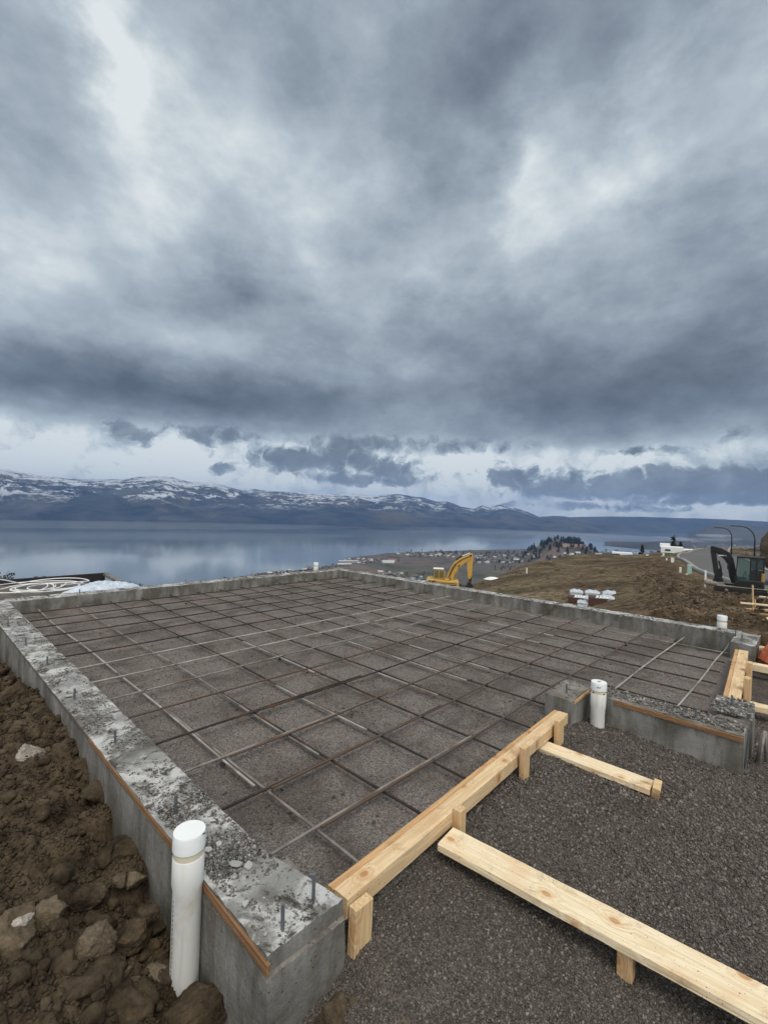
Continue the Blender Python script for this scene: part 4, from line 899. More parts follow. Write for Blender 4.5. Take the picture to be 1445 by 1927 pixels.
stake(1.135, 1.222, 1.142, 1.180, .088, -.12, M['stake'], 'thick wooden stake in front of the near beam by the concrete pier', 0, (0, .03, .02))
p = onY(864, 1512, 1.205); stake(p.x - .025, p.x + .025, 1.18, 1.225, p.z - .02, -.11, M['stake'], 'square stake rising above the beam where the wide board starts')
p = onY(987, 1404, 1.235); stake(p.x - .035, p.x + .035, 1.215, 1.25, p.z, -.11, M['stake'], 'tapered stake against the beam near the short board', 1)
p = onY(1052, 1353, 1.255); stake(p.x - .045, p.x + .04, 1.235, 1.27, p.z, -.11, M['stake'], 'last stake at the far end of the near beam, before the small pier')
p = at(1184, 1800, -.02); stake(p.x - .02, p.x + .02, p.y - .015, p.y + .035, -.002, -.12, M['stake'], 'stub stake propping the wide board from below', 1)
stake(2.955, 3.055, .608, .648, -.012, -.07, M['stake'], 'short split stake at the end of the short board', 1, (.12, -.1, .12))
board('timber_beam', (4.475, .446, .062), (6.34, .556, .062), .082, .075, M['pine_beam'], 'pale timber beam at the far right between the two piers', 'timber', G_)
board('timber_strip', (4.475, .503, .062), (6.33, .613, .062), .030, .072, M['pine_tan'], 'narrow tan timber on the grid side of the far right beam', 'timber', G_)
p = onY(1405, 1275, .40); stake(p.x - .04, p.x + .04, .375, .415, p.z, -.12, M['stake'], 'white topped stake in the middle of the far right beam')
p = onY(1409, 1246, .44); stake(p.x - .04, p.x + .04, .415, .455, p.z, -.12, M['stake'], 'stake on the far right beam closest to the orange bag')
board('timber_board', (4.98, .435, -.055), (5.02, -1.4, -.055), .10, .05, M['pine_pale'], 'whitish board leaving the far right beam near the broken pier', 'board', G_)
board('timber_board', (6.28, .48, -.04), (6.30, -1.2, -.04), .10, .07, M['pine_pale'], 'board leaving the far right beam below the orange bag', 'board', G_)
board('timber_board', (6.88, .46, .04), (6.9, -.6, .04), .09, .04, M['pine_pale'], 'short board behind the orange bag', 'board', G_)
# bars standing in a bundle at the right end of the notch wall
sb = empty('rebar_dowels', (4.05, .25, -.12), label='grey muddy steel dowels leaning together by the end of the small wall', cat='rebar')
for a, b_ in (((-.02, .0, -.05), (.03, -.02, .20)), ((.10, -.03, -.05), (.05, -.025, .19)), ((.03, .02, -.05), (.05, -.01, .17))): MB().tube([a, b_], .009, 8).build('dowel', M['rebar_grey'], sb, smooth=True)
MB().tube([(3.86, .31, -.13), (3.86, .295, .14)], .006, 6).build('form_tie', M['bolt'], fd)
# ------------------------------------------------------------------ white pipes
def vent_pipe(x, y, z0, z1, label, r=.0515, lean=(0, 0), marks=True):
    h = z1 - z0; e = empty('standpipe', (x, y, z0), label=label, cat='pipe', group='white capped standpipes')
    e.rotation_euler = (lean[0], lean[1], 0); zc = h
    MB().lathe([(r * .97, -.1), (r * .97, h - .205), (r * 1.06, h - .18), (r * 1.06, h - .088), (r * 1.01, h - .084)], 40).build('pipe', M['pvc'], e, smooth=True).data.set_sharp_from_angle(angle=R(40))
    MB().lathe([(r * 1.0, h - .09), (r * 1.0, h - .06)], 40).build('adapter', M['pvc_cream'], e, smooth=True).data.set_sharp_from_angle(angle=R(40))
    MB().lathe([(r * 1.0, h - .062), (r * 1.09, h - .058), (r * 1.09, h - .008), (r * 1.05, h), (r * .2, h + .0005)], 40).build('cap', M['pvc_cap'], e, smooth=True).data.set_sharp_from_angle(angle=R(40))
    return e
p1 = ray(353, 1600); k_ = 1.66 / (p1.x * math.sin(YAW) + p1.y * math.cos(YAW)); p1 = p1 * k_
vp = vent_pipe(p1.x, p1.y, -.42, .322, 'nearest white plastic standpipe against the outside of the left wall', lean=(0, 0))
rt = Vector((math.cos(YAW), -math.sin(YAW), 0)); vp.rotation_euler = Matrix.Rotation(R(.4), 3, Vector((fw.x, fw.y, 0)).normalized()).to_euler()
# faint printed line down the pipe, cap marking
ang = math.atan2(-p1.y, -p1.x) - R(62)
mb = MB()
for k in range(26):
    z = .10 + k * .0165; mb.box(((.0505) * math.cos(ang), (.0505) * math.sin(ang), z), (.0015, .0022, .011 if k % 5 else .005), rz=ang)
mb.build('print_line', M['ink'], vp)
mb = MB(); a2 = math.atan2(-p1.y, -p1.x) + R(52)
for k in range(3): mb.box((.0570 * math.cos(a2 + k * .12), .0570 * math.sin(a2 + k * .12), .742 - k * .004), (.001, .006, .004), rz=a2 + k * .12)
mb.build('cap_mark', M['ink'], vp)
p2 = Vector((3.69, 1.185)); vp2 = vent_pipe(p2.x, p2.y, -.22, .245, 'white standpipe with dark marks on its cap in the notch beside the small wall'); vp2.rotation_euler = Matrix.Rotation(R(.6), 3, Vector((fw.x, fw.y, 0)).normalized()).to_euler()
a2 = math.atan2(-p2.y, -p2.x); mb = MB()
for k in range(4): mb.box((.0570 * math.cos(a2 + k * .13 - .2), .0570 * math.sin(a2 + k * .13 - .2), .436 + (k % 2) * .004), (.001, .006, .006), rz=a2 + k * .13 - .2)
mb.build('cap_mark', M['ink'], vp2); mb = MB()
for k in range(5): mb.box((-.012 + .008 * k, (.006 if k % 2 else -.004), .4655), (.007, .012, .001), rz=k * .9)
mb.build('cap_mark', M['ink'], vp2)
mb = MB()
for s in (-.75, .75): MB().lathe([(.005, 0), (.005, .003)], 10, M=Matrix.Translation((.0518 * math.cos(a2 + s), .0518 * math.sin(a2 + s), .39)) @ Matrix.Rotation(a2 + s, 4, 'Z') @ Matrix.Rotation(R(90), 4, 'Y')).build('screw_hole', M['black'], vp2)
vent_pipe(6.47, 8.13, -.6, .275, 'distant white pipe stub behind the back corner of the foundation')
p = at(1358, 1183, .13); vent_pipe(7.36, .875, -.5, .27, 'white pipe stub outside the far right wall near the corner pier')
# ------------------------------------------------------------------ terrace behind the back wall
X, Y = np.meshgrid(np.linspace(-4, 2.86, 160), np.linspace(8.0, 10.4, 60), indexing='ij')
Zt = -.02 + .03 * fbm(X * 1.2, Y * 1.2, 3., 4) - .12 * np.clip((X - 2.3) / .5, 0, 1)
tag(link('terrace', np_mesh('terrace', np.stack([X, Y, Zt], -1).reshape(-1, 3), grid_faces(160, 60)[:, ::-1], smooth=True), M['gravel_in']), kind='structure')
rw = empty('retaining_wall', (0, 10.4, 0), label='low retaining wall with a black membrane edge behind the white hose', cat='wall')
o = MB().box((-.6, .02, -.9), (7.0, .12, 1.86)).build('wall', M['concrete'], rw); MB().box((-.6, -.055, -.06), (7.02, .035, .26), bev=.006).build('membrane', M['black'], rw)
strip((2.90, -2.15, -.03), (2.92, .0, .035), .09, .05, M['concrete'], 'kerb_edge', rw)
# white hose coil
c0 = at(72, 1110, .02); pts = []
for k in range(0, 330):
    t = k / 52.; a = t * 2 * math.pi * 1.0; rr_ = .56 - .09 * math.sin(t * 1.7) - .11 * (t % 3); off = .22 * math.sin(t * 1.1)
    pts.append((c0.x + off + rr_ * math.cos(a) * 1.05, c0.y + rr_ * math.sin(a), .035 + .012 * (t % 4) + .05 * max(0, math.sin(a + 1.)) * (t > 4)))
e0 = Vector(pts[-1]); 
for k in range(1, 26): s = k / 25; pts.append((e0.x - 1.5 * s, e0.y - .35 * s, e0.z + .5 * s * (1 - s) * 1.2 + .06 * s))
o = MB().tube(pts, .0085, 7).build('hose', M['white'], smooth=True); tag(o, 'coiled white plastic hose lying behind the back left wall', 'hose')
# plastic sheet heap
def heap(name, c, sx, sy, h, m, label, cat, seed, folds=.35, rz=0., n=70):
    U, V_ = np.meshgrid(np.linspace(-1, 1, n), np.linspace(-1, 1, n), indexing='ij'); r_ = np.sqrt(U ** 2 + V_ ** 2); k = np.maximum(np.abs(U), np.abs(V_)) / np.maximum(r_, 1e-6); U, V_ = U * k, V_ * k; r_ = np.sqrt(U ** 2 + V_ ** 2)
    z = h * (1 - np.clip(r_, 0, 1) ** 2.2) * (1 + folds * fbm(U * 2 + seed, V_ * 3.3, 2., 4, .55, True) - folds)
    z = z + .03 * h * fbm(U * 9, V_ * 9, seed, 3)
    e = 1 + .12 * fbm(U * 2 + 7, V_ * 2, seed, 3)
    top = np.stack([U * sx * e, V_ * sy * e, z], -1).reshape(-1, 3); bot = top.copy(); bot[:, 2] = -.02
    Fq = grid_faces(n, n)[:, ::-1]; V3 = np.concatenate([top, bot]); Fb = Fq[:, ::-1] + n * n
    me = np_mesh(name, V3, np.concatenate([Fq, Fb]), smooth=True); o = link(name, me, m); o.location = c; o.rotation_euler = (0, 0, rz); return tag(o, label, cat)
c = at(192, 1110, .0); heap('plastic_sheet', (2.42, 8.75, -.03), .72, .50, .11, M['poly'], 'crumpled pale blue plastic sheet heaped behind the back wall', 'plastic sheet', 3.3, .75, rz=.5)
heap('plastic_bag', (6.74, .20, -.02), .34, .26, .26, M['orange'], 'crumpled orange bag lying on the boards at the right edge', 'bag', 8.1, .3)
# ------------------------------------------------------------------ far objects
def place(px, py, d):
    p = atd(px, py, d); return p
# yellow excavator ------------------------------------------------
def yellow_excavator():
    d = 60.; p = atd(838, 1112, d); a = azel(838, 1000)[0]; e = empty('excavator', p, -a, label='yellow tracked excavator with raised boom beyond the far wall', cat='excavator')
    Y_, K_ = M['yellow'], M['black']
    for s in (-1, 1):
        mb = MB(); prof = [(-1.9, .1), (-2.15, .45), (-1.9, .85), (1.9, .85), (2.15, .45), (1.9, .1)]; mb.prism(prof, s * 1.3 - .3, s * 1.3 + .3); t = mb.build('track', K_, e, bev=.05)
        for k in range(5): MB().lathe([(.28, -.02), (.28, .02)], 14, M=Matrix.Translation((-1.5 + .75 * k, s * 1.3 - .33, .45)) @ Matrix.Rotation(R(90), 4, 'X')).build('roller', M['dark_steel'], t)
    MB().lathe([(.9, .8), (.9, 1.05)], 24).build('turntable', M['dark_steel'], e)
    # house: rounded counterweight at the left, sloping deck
    pl = [(-2.45, .95), (-2.55, 1.25), (-2.35, 1.6), (-1.2, 1.62), (.6, 1.45), (1.3, 1.5), (1.65, 1.35), (1.75, .6), (1.55, .35), (1.3, .95), (-.3, .92)]
    MB().prism(pl, -1.25, 1.25).build('body', Y_, e, bev=.12)
    mb = MB(); mb.prism([(-1.6, 1.6), (-1.75, 1.75), (.5, 1.62), (.4, 1.5)], -1.1, .1); mb.build('engine_cover', Y_, e, bev=.04)
    cb = MB().prism([(-1.55, 1.6), (-1.55, 2.85), (-.35, 2.88), (-.05, 2.4), (-.1, 1.55)], -1.15, -.15).build('cab', M['yellow_dull'], e, bev=.05)
    mb = MB()
    for x0, x1 in ((-1.42, -.95), (-.80, -.28)): mb.prism([(x0, 1.85), (x0, 2.7), (x1, 2.7), (x1, 1.85)], -1.19, -1.14)
    mb.prism([(-1.6, 1.85), (-1.6, 2.7), (-1.56, 2.7), (-1.56, 1.85)], -1.05, -.25); mb.build('window', M['glass_green'], cb)
    MB().box((-.95, -.65, 2.92), (1.35, 1.1, .1), bev=.03).build('roof', M['white'], cb)
    # boom: kinked beam up to the right
    bm_pts = [(-.1, 1.45), (.40, 2.65), (.95, 3.68), (1.70, 4.30), (3.05, 4.88), (3.2, 4.4), (2.1, 3.50), (1.6, 2.95), (1.15, 2.2), (.85, 1.4)]
    MB().prism(bm_pts, -.28, .28).build('boom', Y_, e, bev=.05)
    st = MB().prism([(2.75, 4.85), (3.25, 5.0), (3.42, 4.5), (3.30, 2.2), (2.95, 1.3), (2.72, 2.2), (2.55, 4.2)], -.2, .2).build('stick', M['yellow'], e, bev=.04)
    mb = MB(); mb.tube([(1.15, .35, 1.5), (1.45, .35, 2.6), (1.62, .3, 3.3)], .07, 8); mb.tube([(1.15, -.35, 1.5), (1.45, -.35, 2.6), (1.62, -.3, 3.3)], .07, 8); mb.build('lift_cylinder', M['yellow_dull'], e)
    MB().tube([(1.2, 0, 4.05), (2.0, 0, 4.62)], .1, 8).build('stick_cylinder', M['dark_steel'], e); MB().tube([(1.9, 0, 4.55), (2.95, 0, 5.02)], .055, 8).build('cylinder_rod', M['white'], e)
    MB().tube([(3.42, 0, 3.9), (3.22, 0, 2.0), (3.15, 0, 1.3)], .07, 8).build('bucket_cylinder', M['dark_steel'], e)
    mb = MB(); mb.prism([(2.2, .75), (2.3, .1), (2.9, -.25), (3.6, -.05), (3.65, .65), (3.1, 1.35), (2.8, 1.3), (2.7, .85)], -.55, .55)
    for k in range(5): mb.prism([(2.2, .7), (2.05, .9), (2.3, .75)], -.5 + .24 * k, -.42 + .24 * k)
    mb.build('bucket', M['black'], e, bev=.03)
    MB().tube([(.45, -.3, 1.9), (.85, -.33, 2.9), (1.4, -.33, 3.75), (2.1, -.33, 4.25), (2.9, -.3, 4.6)], .045, 6).build('hose', K_, e)
    MB().tube([(.30, -.31, 1.6), (.62, -.34, 2.7), (1.15, -.34, 3.6)], .035, 6).build('hose', K_, e)
    MB().box((.1, -1.27, 1.18), (2.6, .03, .05)).build('body_seam', K_, e); MB().box((-1.7, -1.27, 1.3), (.9, .02, .22)).build('grille', K_, e)
    for x, z in ((3.05, 4.72), (.55, 1.6), (3.0, 1.6), (1.62, 3.3)): MB().lathe([(.13, -.34), (.13, .34)], 12, M=Matrix.Translation((x, 0, z)) @ Matrix.Rotation(R(90), 4, 'X')).build('pivot_pin', M['dark_steel'], e)
    MB().prism([(-2.5, .95), (-2.3, .7), (1.5, .7), (1.3, .95)], -1.15, 1.15).build('underframe', K_, e)
    mb = MB(); mb.tube([(-.2, -.9, 1.75), (-.2, -.9, 2.1), (.5, -.9, 2.1), (.6, -.9, 1.6)], .03, 6); mb.build('handrail', M['yellow_dull'], e)
yellow_excavator()
def black_excavator():
    d = 37.; p = atd(1395, 1121, d) + Vector((0, 0, .12)); e = empty('mini_excavator', p, -azel(1395, 1000)[0], label='dark compact excavator with glazed cab parked by the road', cat='excavator')
    sx_, sz_ = d * .79 ** 2 / F, d * .79 / F             # metres per photo pixel there
    u = lambda x, y: ((x - 1395) * sx_, (1121 - y) * sz_)
    K_ = M['charcoal']
    for sy in (-1, 1):
        prof = [u(1345, 1117), u(1341, 1113), u(1345, 1107), u(1452, 1110), u(1458, 1116), u(1452, 1121)]
        t = MB().prism(prof, sy * .8 - .2, sy * .8 + .2).build('track', M['black'], e, bev=.03)
        for k in range(5): MB().lathe([(.10, 0), (.10, .03)], 12, M=Matrix.Translation((u(1356 + 20 * k, 0)[0], sy * .8 - .23, u(0, 1115)[1])) @ Matrix.Rotation(R(90), 4, 'X')).build('roller', M['dark_steel'], t)
        MB().box(((u(1345, 0)[0] + u(1450, 0)[0]) / 2, sy * .8, u(0, 1107)[1] + .02), (2.6, .3, .04)).build('track_guard', M['bucket'], t)
    MB().prism([u(1382, 1106), u(1380, 1098), u(1390, 1092), u(1433, 1092), u(1436, 1099), u(1436, 1107)], -.85, .85).build('body', K_, e, bev=.07)
    MB().prism([u(1429, 1094), u(1430, 1078), u(1436, 1079), u(1436, 1094)], -.7, .6).build('engine_cover', M['yellow_dull'], e, bev=.04)
    # cab: posts, roof, glass
    x0, x1 = u(1386, 0)[0], u(1434, 0)[0]; zb, zt = u(0, 1095)[1], u(0, 1052)[1]
    cb = MB().box(((x0 + x1) / 2, -.1, zt + .03), (x1 - x0 + .1, 1.15, .10), bev=.03).build('cab_roof', M['dark_steel'], e)
    for xx in (x0, x0 + (x1 - x0) * .50, x0 + (x1 - x0) * .74, x1):
        for yy in (-.62, .42): MB().tube([(xx - (.10 if xx == x0 else 0), yy, zb), (xx, yy, zt)], .032, 6).build('cab_post', K_, e)
    xm = x0 + (x1 - x0) * .50
    MB().box(((x0 + xm) / 2, -.62, (zb + zt) / 2), (xm - x0, .02, zt - zb)).build('window', M['glass_green'], e); MB().box((x0 - .04, -.1, (zb + zt) / 2), (.02, 1.0, zt - zb)).build('window', M['glass_green'], e)
    MB().box(((xm + x1) / 2, -.62, zb + (zt - zb) * .25), (x1 - xm, .03, (zt - zb) * .5)).build('rear_panel', M['black'], e); MB().box(((xm + x1) / 2, -.61, zb + (zt - zb) * .75), (x1 - xm, .02, (zt - zb) * .46)).build('window', M['glass_dark'], e)
    MB().box((x0 + .1, -.60, zb + .12), ((xm - x0) * .9, .04, .26)).build('door_sill', K_, e)
    mb = MB(); mb.box((x0 + .75, -.1, zb + .3), (.4, .5, .22), bev=.04); mb.box((x0 + .95, -.1, zb + .62), (.12, .5, .6), bev=.04); mb.build('seat', M['black'], e)
    MB().box((x0 + .82, -.38, zb + .75), (.11, .06, .6), bev=.02).build('safety_belt', M['red'], e)
    mb = MB(); mb.tube([(x0 + .45, -.1, zb), (x0 + .4, -.1, zb + .6)], .03, 6); mb.tube([(x0 + .25, -.3, zb), (x0 + .35, -.3, zb + .5)], .02, 6); mb.build('control_lever', M['dark_steel'], e)
    MB().prism([u(1336, 1034), u(1355, 1038), u(1370, 1045), u(1377, 1055), u(1384, 1082), u(1389, 1101), u(1376, 1103), u(1371, 1093), u(1366, 1067), u(1359, 1058), u(1343, 1047), u(1336, 1044)], -.14, .14).build('boom', M['charcoal'], e, bev=.03)
    MB().prism([u(1332, 1036), u(1337, 1034), u(1343, 1044), u(1347, 1066), u(1350, 1084), u(1345, 1096), u(1340, 1086), u(1335, 1060), u(1332, 1045)], -.11, .11).build('stick', M['black'], e, bev=.02)
    MB().prism([u(1343, 1082), u(1352, 1076), u(1358, 1086), u(1356, 1100), u(1346, 1105), u(1340, 1102)], -.08, .08).build('bucket_link', M['dark_steel'], e, bev=.02)
    for s_y in (-.17, .17): MB().tube([(u(1345, 0)[0], s_y, u(0, 1041)[1]), (u(1360, 0)[0], s_y, u(0, 1050)[1]), (u(1371, 0)[0], s_y, u(0, 1062)[1]), (u(1378, 0)[0], s_y, u(0, 1094)[1])], .022, 6).build('hose', M['black'], e)
    MB().tube([(*u(1341, 1036),)[0:1] + (0,) + u(1341, 1036)[1:], (u(1362, 1046)[0], 0, u(1362, 1046)[1] + .12)], .06, 8).build('stick_cylinder', M['bolt'], e)
    MB().tube([(u(1349, 1062)[0], -.05, u(0, 1062)[1]), (u(1354, 1076)[0], -.05, u(0, 1076)[1]), (u(1355, 1086)[0], -.05, u(0, 1086)[1])], .05, 8).build('bucket_cylinder', K_, e)
    MB().box((u(1356, 0)[0], 0, u(0, 1052)[1] + .02), (.4, .3, .06)).build('work_light', M['white'], e)
    MB().prism([u(1338, 1101), u(1343, 1094), u(1357, 1094), u(1360, 1100), u(1352, 1104)], -.15, .15).build('coupler', M['dark_steel'], e, bev=.02)
    mb = MB(); n = 14; prof = [(.42 * math.cos(t) - .05, .30 * math.sin(t)) for t in [math.pi * .15 + 1.15 * math.pi * k / n for k in range(n + 1)]]
    # bucket seen from the side: long shell turned across
    c_ = u(1344, 1106)
    mb.tube([(c_[0] - .60, 0, c_[1] + .05), (c_[0] - .5, 0, c_[1] + .03), (c_[0] + .25, 0, c_[1] - .03), (c_[0] + .35, 0, c_[1] - .04)], [.12, .20, .19, .14], 16)
    mb.prism([(c_[0] + .18, c_[1] + .12), (c_[0] + .42, c_[1] + .13), (c_[0] + .56, c_[1] - .16), (c_[0] + .68, c_[1] - .40), (c_[0] + .5, c_[1] - .34), (c_[0] + .32, c_[1] - .2)], -.2, .2)
    mb.build('bucket', M['bucket'], e, bev=.02)
    MB().box((u(1376, 0)[0] - .2, -.5, u(0, 1071)[1]), (.12, .05, .3), bev=.02).build('mirror', M['black'], e)
black_excavator()
# street lamps ------------------------------------------------------
def lamp(px, ybase, ytop, xarm, d, label):
    b_ = atd(px, ybase, d); t_ = atd(px, ytop, d); b_.z = min(b_.z, gz(b_.x, b_.y)); a = azel(px, 1000)[0]; h = t_.z - b_.z; arm = (px - xarm) / F * d * .79; e = empty('street_lamp', b_, -YAW, label=label, cat='street lamp', group='curved arm street lamps by the road')
    r_ = arm * .72; pts = [(0, 0, 0), (0, 0, h - r_)] + [(-r_ + r_ * math.cos(t), 0, h - r_ + r_ * math.sin(t)) for t in [math.pi / 2 * k / 8 for k in range(1, 9)]] + [(-arm, 0, h + .05)]
    MB().tube(pts, [.10, .085] + [.065] * 9, 8).build('pole', M['black'], e, smooth=True)
    MB().box((-arm - .3, 0, h + .05), (.75, .3, .12), bev=.03).build('lamp_head', M['black'], e); MB().lathe([(.17, 0), (.15, .3)], 12).build('base', M['black'], e)
lamp(1375.5, 1056, 994, 1350, 96, 'street lamp with a curved arm, left one behind the dark excavator')
lamp(1419, 1056, 991.5, 1383, 80, 'taller looking street lamp, right one behind the excavator cab')
# earth bank on the right edge
p = atd(1585, 1075, 48); o = rock('earth_bank', (p.x, p.y, p.z - .6), 4.0, M['rock_brown'], None, seed=77, sq=(1.0, 1.2, 1.2), rough=.2); tag(o, kind='structure'); o.rotation_euler = (0, 0, 1.)
# wrapped pallets ------------------------------------------------
def pallet(px, py, d, w_, h_, kind, label, rz=0.):
    p = atd(px, py, d); p.z = min(p.z, gz(p.x, p.y) + .1) ; a = azel(px, 1000)[0]; e = empty('pallet_stack', p, -a + rz, label=label, cat='pallet', group='wrapped pallets on the field')
    mb = MB()
    for k in range(5): mb.box((-w_ / 2 + w_ * (k + .5) / 5, 0, .12), (w_ / 7, 1.0, .025))
    for s in (-.4, 0, .4): mb.box((0, s, .055), (w_, .09, .09))
    mb.build('pallet', M['stake'], e)
    if kind == 'film':
        mb = MB(); mb.prism([(-w_ / 2, .15), (-w_ / 2 * .96, h_ * .85), (-w_ / 2 * 1.05, h_ * .9), (-w_ * .2, h_ * 1.06), (.05, h_ * .99), (w_ * .22, h_ * 1.04), (w_ / 2 * 1.08, h_ * .88), (w_ / 2 * .97, h_ * .84), (w_ / 2, .15)], -.5, .5); mb.build('load', M['poly'], e, bev=.05)
        mb = MB(); mb.prism([(-w_ / 2 * 1.04, h_ * .86), (-w_ * .22, h_ * 1.0), (.02, h_ * .97), (w_ * .2, h_ * 1.01), (w_ / 2 * 1.06, h_ * .84), (w_ / 2 * .9, h_ * .9), (-w_ / 2 * .9, h_ * .9)], -.53, .53); mb.build('cover', M['white'], e, bev=.03)
    else:
        MB().box((0, 0, .15 + h_ / 2), (w_, 1., h_), bev=.04).build('load', M['brick'], e)
        mb = MB()
        for k in range(4):
            x = -w_ * .15 + k * w_ * .17; mb.prism([(x, h_ + .12), (x + .1, h_ + .12), (x + .22, h_ + .17), (x + .12, h_ + .17)], -.52, .4)
        mb.build('strap', M['white'], e)
pallet(1084, 1130, 37, .85, .75, 'film', 'white wrapped pallet, furthest left, behind a dark brown one')
pallet(1083, 1138, 35, 1.0, .45, 'brick', 'dark brown pallet at the left with white straps')
pallet(1114, 1133, 37, .95, .8, 'film', 'white wrapped pallet in the middle of the back row')
pallet(1106, 1139, 35.6, .8, .55, 'film', 'lower white wrapped pallet in front of the middle one')
pallet(1096, 1144, 34, .65, .45, 'film', 'small crumpled white pallet in the front row')
pallet(1124, 1144, 34, 1.15, .6, 'brick', 'wide reddish brown pallet with white straps in the front row')
pallet(1148, 1139, 36.5, 1.0, .95, 'film', 'tall white wrapped pallet at the right end')
pallet(1141, 1146, 34.2, .9, .85, 'film', 'white wrapped pallet at the front right next to the brown one')
AD, JD = AZ, np.log(RR)
def dug_at(x, y):
    i = np.clip(np.searchsorted(AZ, np.arctan2(x, y)), 0, len(AZ) - 1); j = np.clip(np.searchsorted(RR, np.hypot(x, y)), 0, len(RR) - 1); return dug[i, j], GZ[i, j]
n_ = 16000; a_ = RS.uniform(azel(1120, 0)[0], azel(1500, 0)[0], n_); r_ = 8.3 * (48 / 8.3) ** RS.uniform(0, 1, n_); x, y = r_ * np.sin(a_), r_ * np.cos(a_)
dg, zz = dug_at(x, y); k = (dg > RS.uniform(.2, .8, n_)) & ~((x < 7.6)) & (np.hypot(x - _px.x, y - _px.y) > 3.2); x, y, zz, r_ = x[k], y[k], zz[k], r_[k]; s = RS.uniform(.007, .024, len(x)) * RS.choice([1, 1, 1.9], len(x)) * (r_ / 12) ** .9
stones('bank_lumps', np.stack([x, y, zz - s * .05], -1), s, M['bank'], 'broken lumps of earth and stone over the dug bank right of the far wall', 'soil')
# timber frame and planks right of the wall
def gpos(px, py, d): p = atd(px, py, d); return p
def plank(a, b_, da, db, w_, t_, m, label, cat='board'): return board('plank', gpos(*a, da), gpos(*b_, db), w_, t_, m, label, cat, 'loose planks right of the far wall')
fr_ = empty('batter_frame', gpos(1420, 1152, 10.5), label='thin stake frame carrying a pale horizontal rail at the right edge', cat='frame')
def loc(px, py, d): return gpos(px, py, d) - fr_.location
def ch_board(nm, a, b_, w_, t_, m): o = board(nm, a, b_, w_, t_, m, parent=fr_); return o
ch_board('rail', loc(1393, 1134.5, 10.4), loc(1462, 1141, 10.6), .02, .032, M['pine_pale'])
for a_, b_ in (((1416, 1101, 10.5), (1417, 1150, 10.5)), ((1420.5, 1128, 10.6), (1421, 1150, 10.6))):
    MB().tube([loc(*a_), loc(*b_)], .013, 4).build('post', M['stake'], fr_)
MB().tube([loc(1444, 1122, 10.8), loc(1424, 1150, 10.5)], .010, 4).build('brace', M['bark'], fr_)
plank((1421, 1162), (1452, 1166), 9.6, 9.4, .34, .02, M['pine_pale'], 'pale sheet of wood lying on the dirt at the right edge')
plank((1424, 1156), (1452, 1158), 10, 9.9, .05, .03, M['pine_tan'], 'thin grey tan plank just behind the pale sheet')
plank((1430, 1123), (1455, 1126), 12.5, 12.4, .09, .03, M['pine_pale'], 'upper pale plank behind the thin stake frame')
plank((1428, 1147), (1455, 1150), 10.6, 10.5, .10, .04, M['pine_pale'], 'plank lying under the horizontal rail')
plank((1404, 1147), (1428, 1147), 10.9, 11, .06, .03, M['pine_tan'], 'weathered lath on the dirt left of the stake frame')
# marker posts ---------------------------------------------------
def marker(px, py, h_, w_, m, d, label):
    p = atd(px, py, d); z = gz(p.x, p.y); a = azel(px, 1000)[0]; e = empty('marker_post', (p.x, p.y, min(z, p.z) - .1), -a, label=label, cat='marker', group='marker posts on the verge')
    MB().box((0, 0, h_ / 2 + .1), (w_, w_ * .5, h_ + .2), bev=.01).build('post', M[m], e); MB().box((0, 0, h_ + .12), (w_ * 1.15, w_ * .6, .05)).build('top', M['white'], e)
M['mint'] = plain('mint_plastic', (.32, .52, .45), .5, .1); M['green'] = plain('green_box', (.03, .13, .09), .5, .2)
for a_ in [(1248, 1049, .8, .35, 'white', 118, 'white marker near the green box, upper left one'), (1245, 1051, .4, .3, 'white', 112, 'low white marker just below the upper left one'), (1254, 1060, .7, .22, 'white', 88, 'slim white marker halfway down the verge'), (1265, 1063, .95, .4, 'white', 82, 'wide white leaning marker right of the slim one'), (1268, 1044, .9, .35, 'white', 130, 'white marker right beside the green box'), (1218, 1047.5, .4, .5, 'white', 122, 'white marker furthest left on the bank crest'), (1280, 1080, .6, .2, 'white', 58, 'thin pink white peg left of the mint marker'), (1297, 1082, .95, .38, 'mint', 56, 'mint green marker beside the kerb'), (1293, 1087, .25, .25, 'white', 52, 'small white cap at the foot of the mint marker'), (1327, 1097, .9, .11, 'white', 37, 'thin white stake by the excavator bucket'), (1036, 1066, .8, .18, 'white', 92, 'lone pale stake in the middle of the field'), (991, 1081, .8, .15, 'white', 66, 'lone pale stake at the left of the field'), (1257, 1083, .25, .2, 'white', 60, 'small white peg on the dug bank')]: marker(*a_)
p = atd(1260.5, 1048, 125); a = azel(1260, 0)[0]; e = empty('utility_box', (p.x, p.y, min(p.z, gz(p.x, p.y)) - .1), -a, label='green utility box on the verge before the white house', cat='utility box')
MB().box((0, 0, .5), (1.35, .9, 1.0), bev=.05).build('cabinet', M['green'], e); MB().box((0, 0, 1.05), (1.45, 1.0, .12), bev=.03).build('lid', M['mint'], e)
p = atd(928, 1086, 66); heap('white_sheet', (p.x, p.y, gz(p.x, p.y) - .05), 1.3, .8, .3, M['white'], 'white plastic sheet lying on the grass right of the yellow excavator', 'plastic sheet', 1.7, .3, rz=-azel(928, 0)[0] - .2)
for k in range(26):
    px = 900 + RS.rand() * 260; py = 1075 + RS.rand() * 65; d = 34 + (1140 - py) * .75; p = atd(px, py, d)
    rock('tuft', (p.x, p.y, gz(p.x, p.y)), RS.uniform(.15, .4), M['rock_brown'] if k % 3 else M['soil'], 'low brown tuft on the field', 'brown tufts scattered over the field', (1.2, 1., .5), seed=500 + k, cat='tuft')
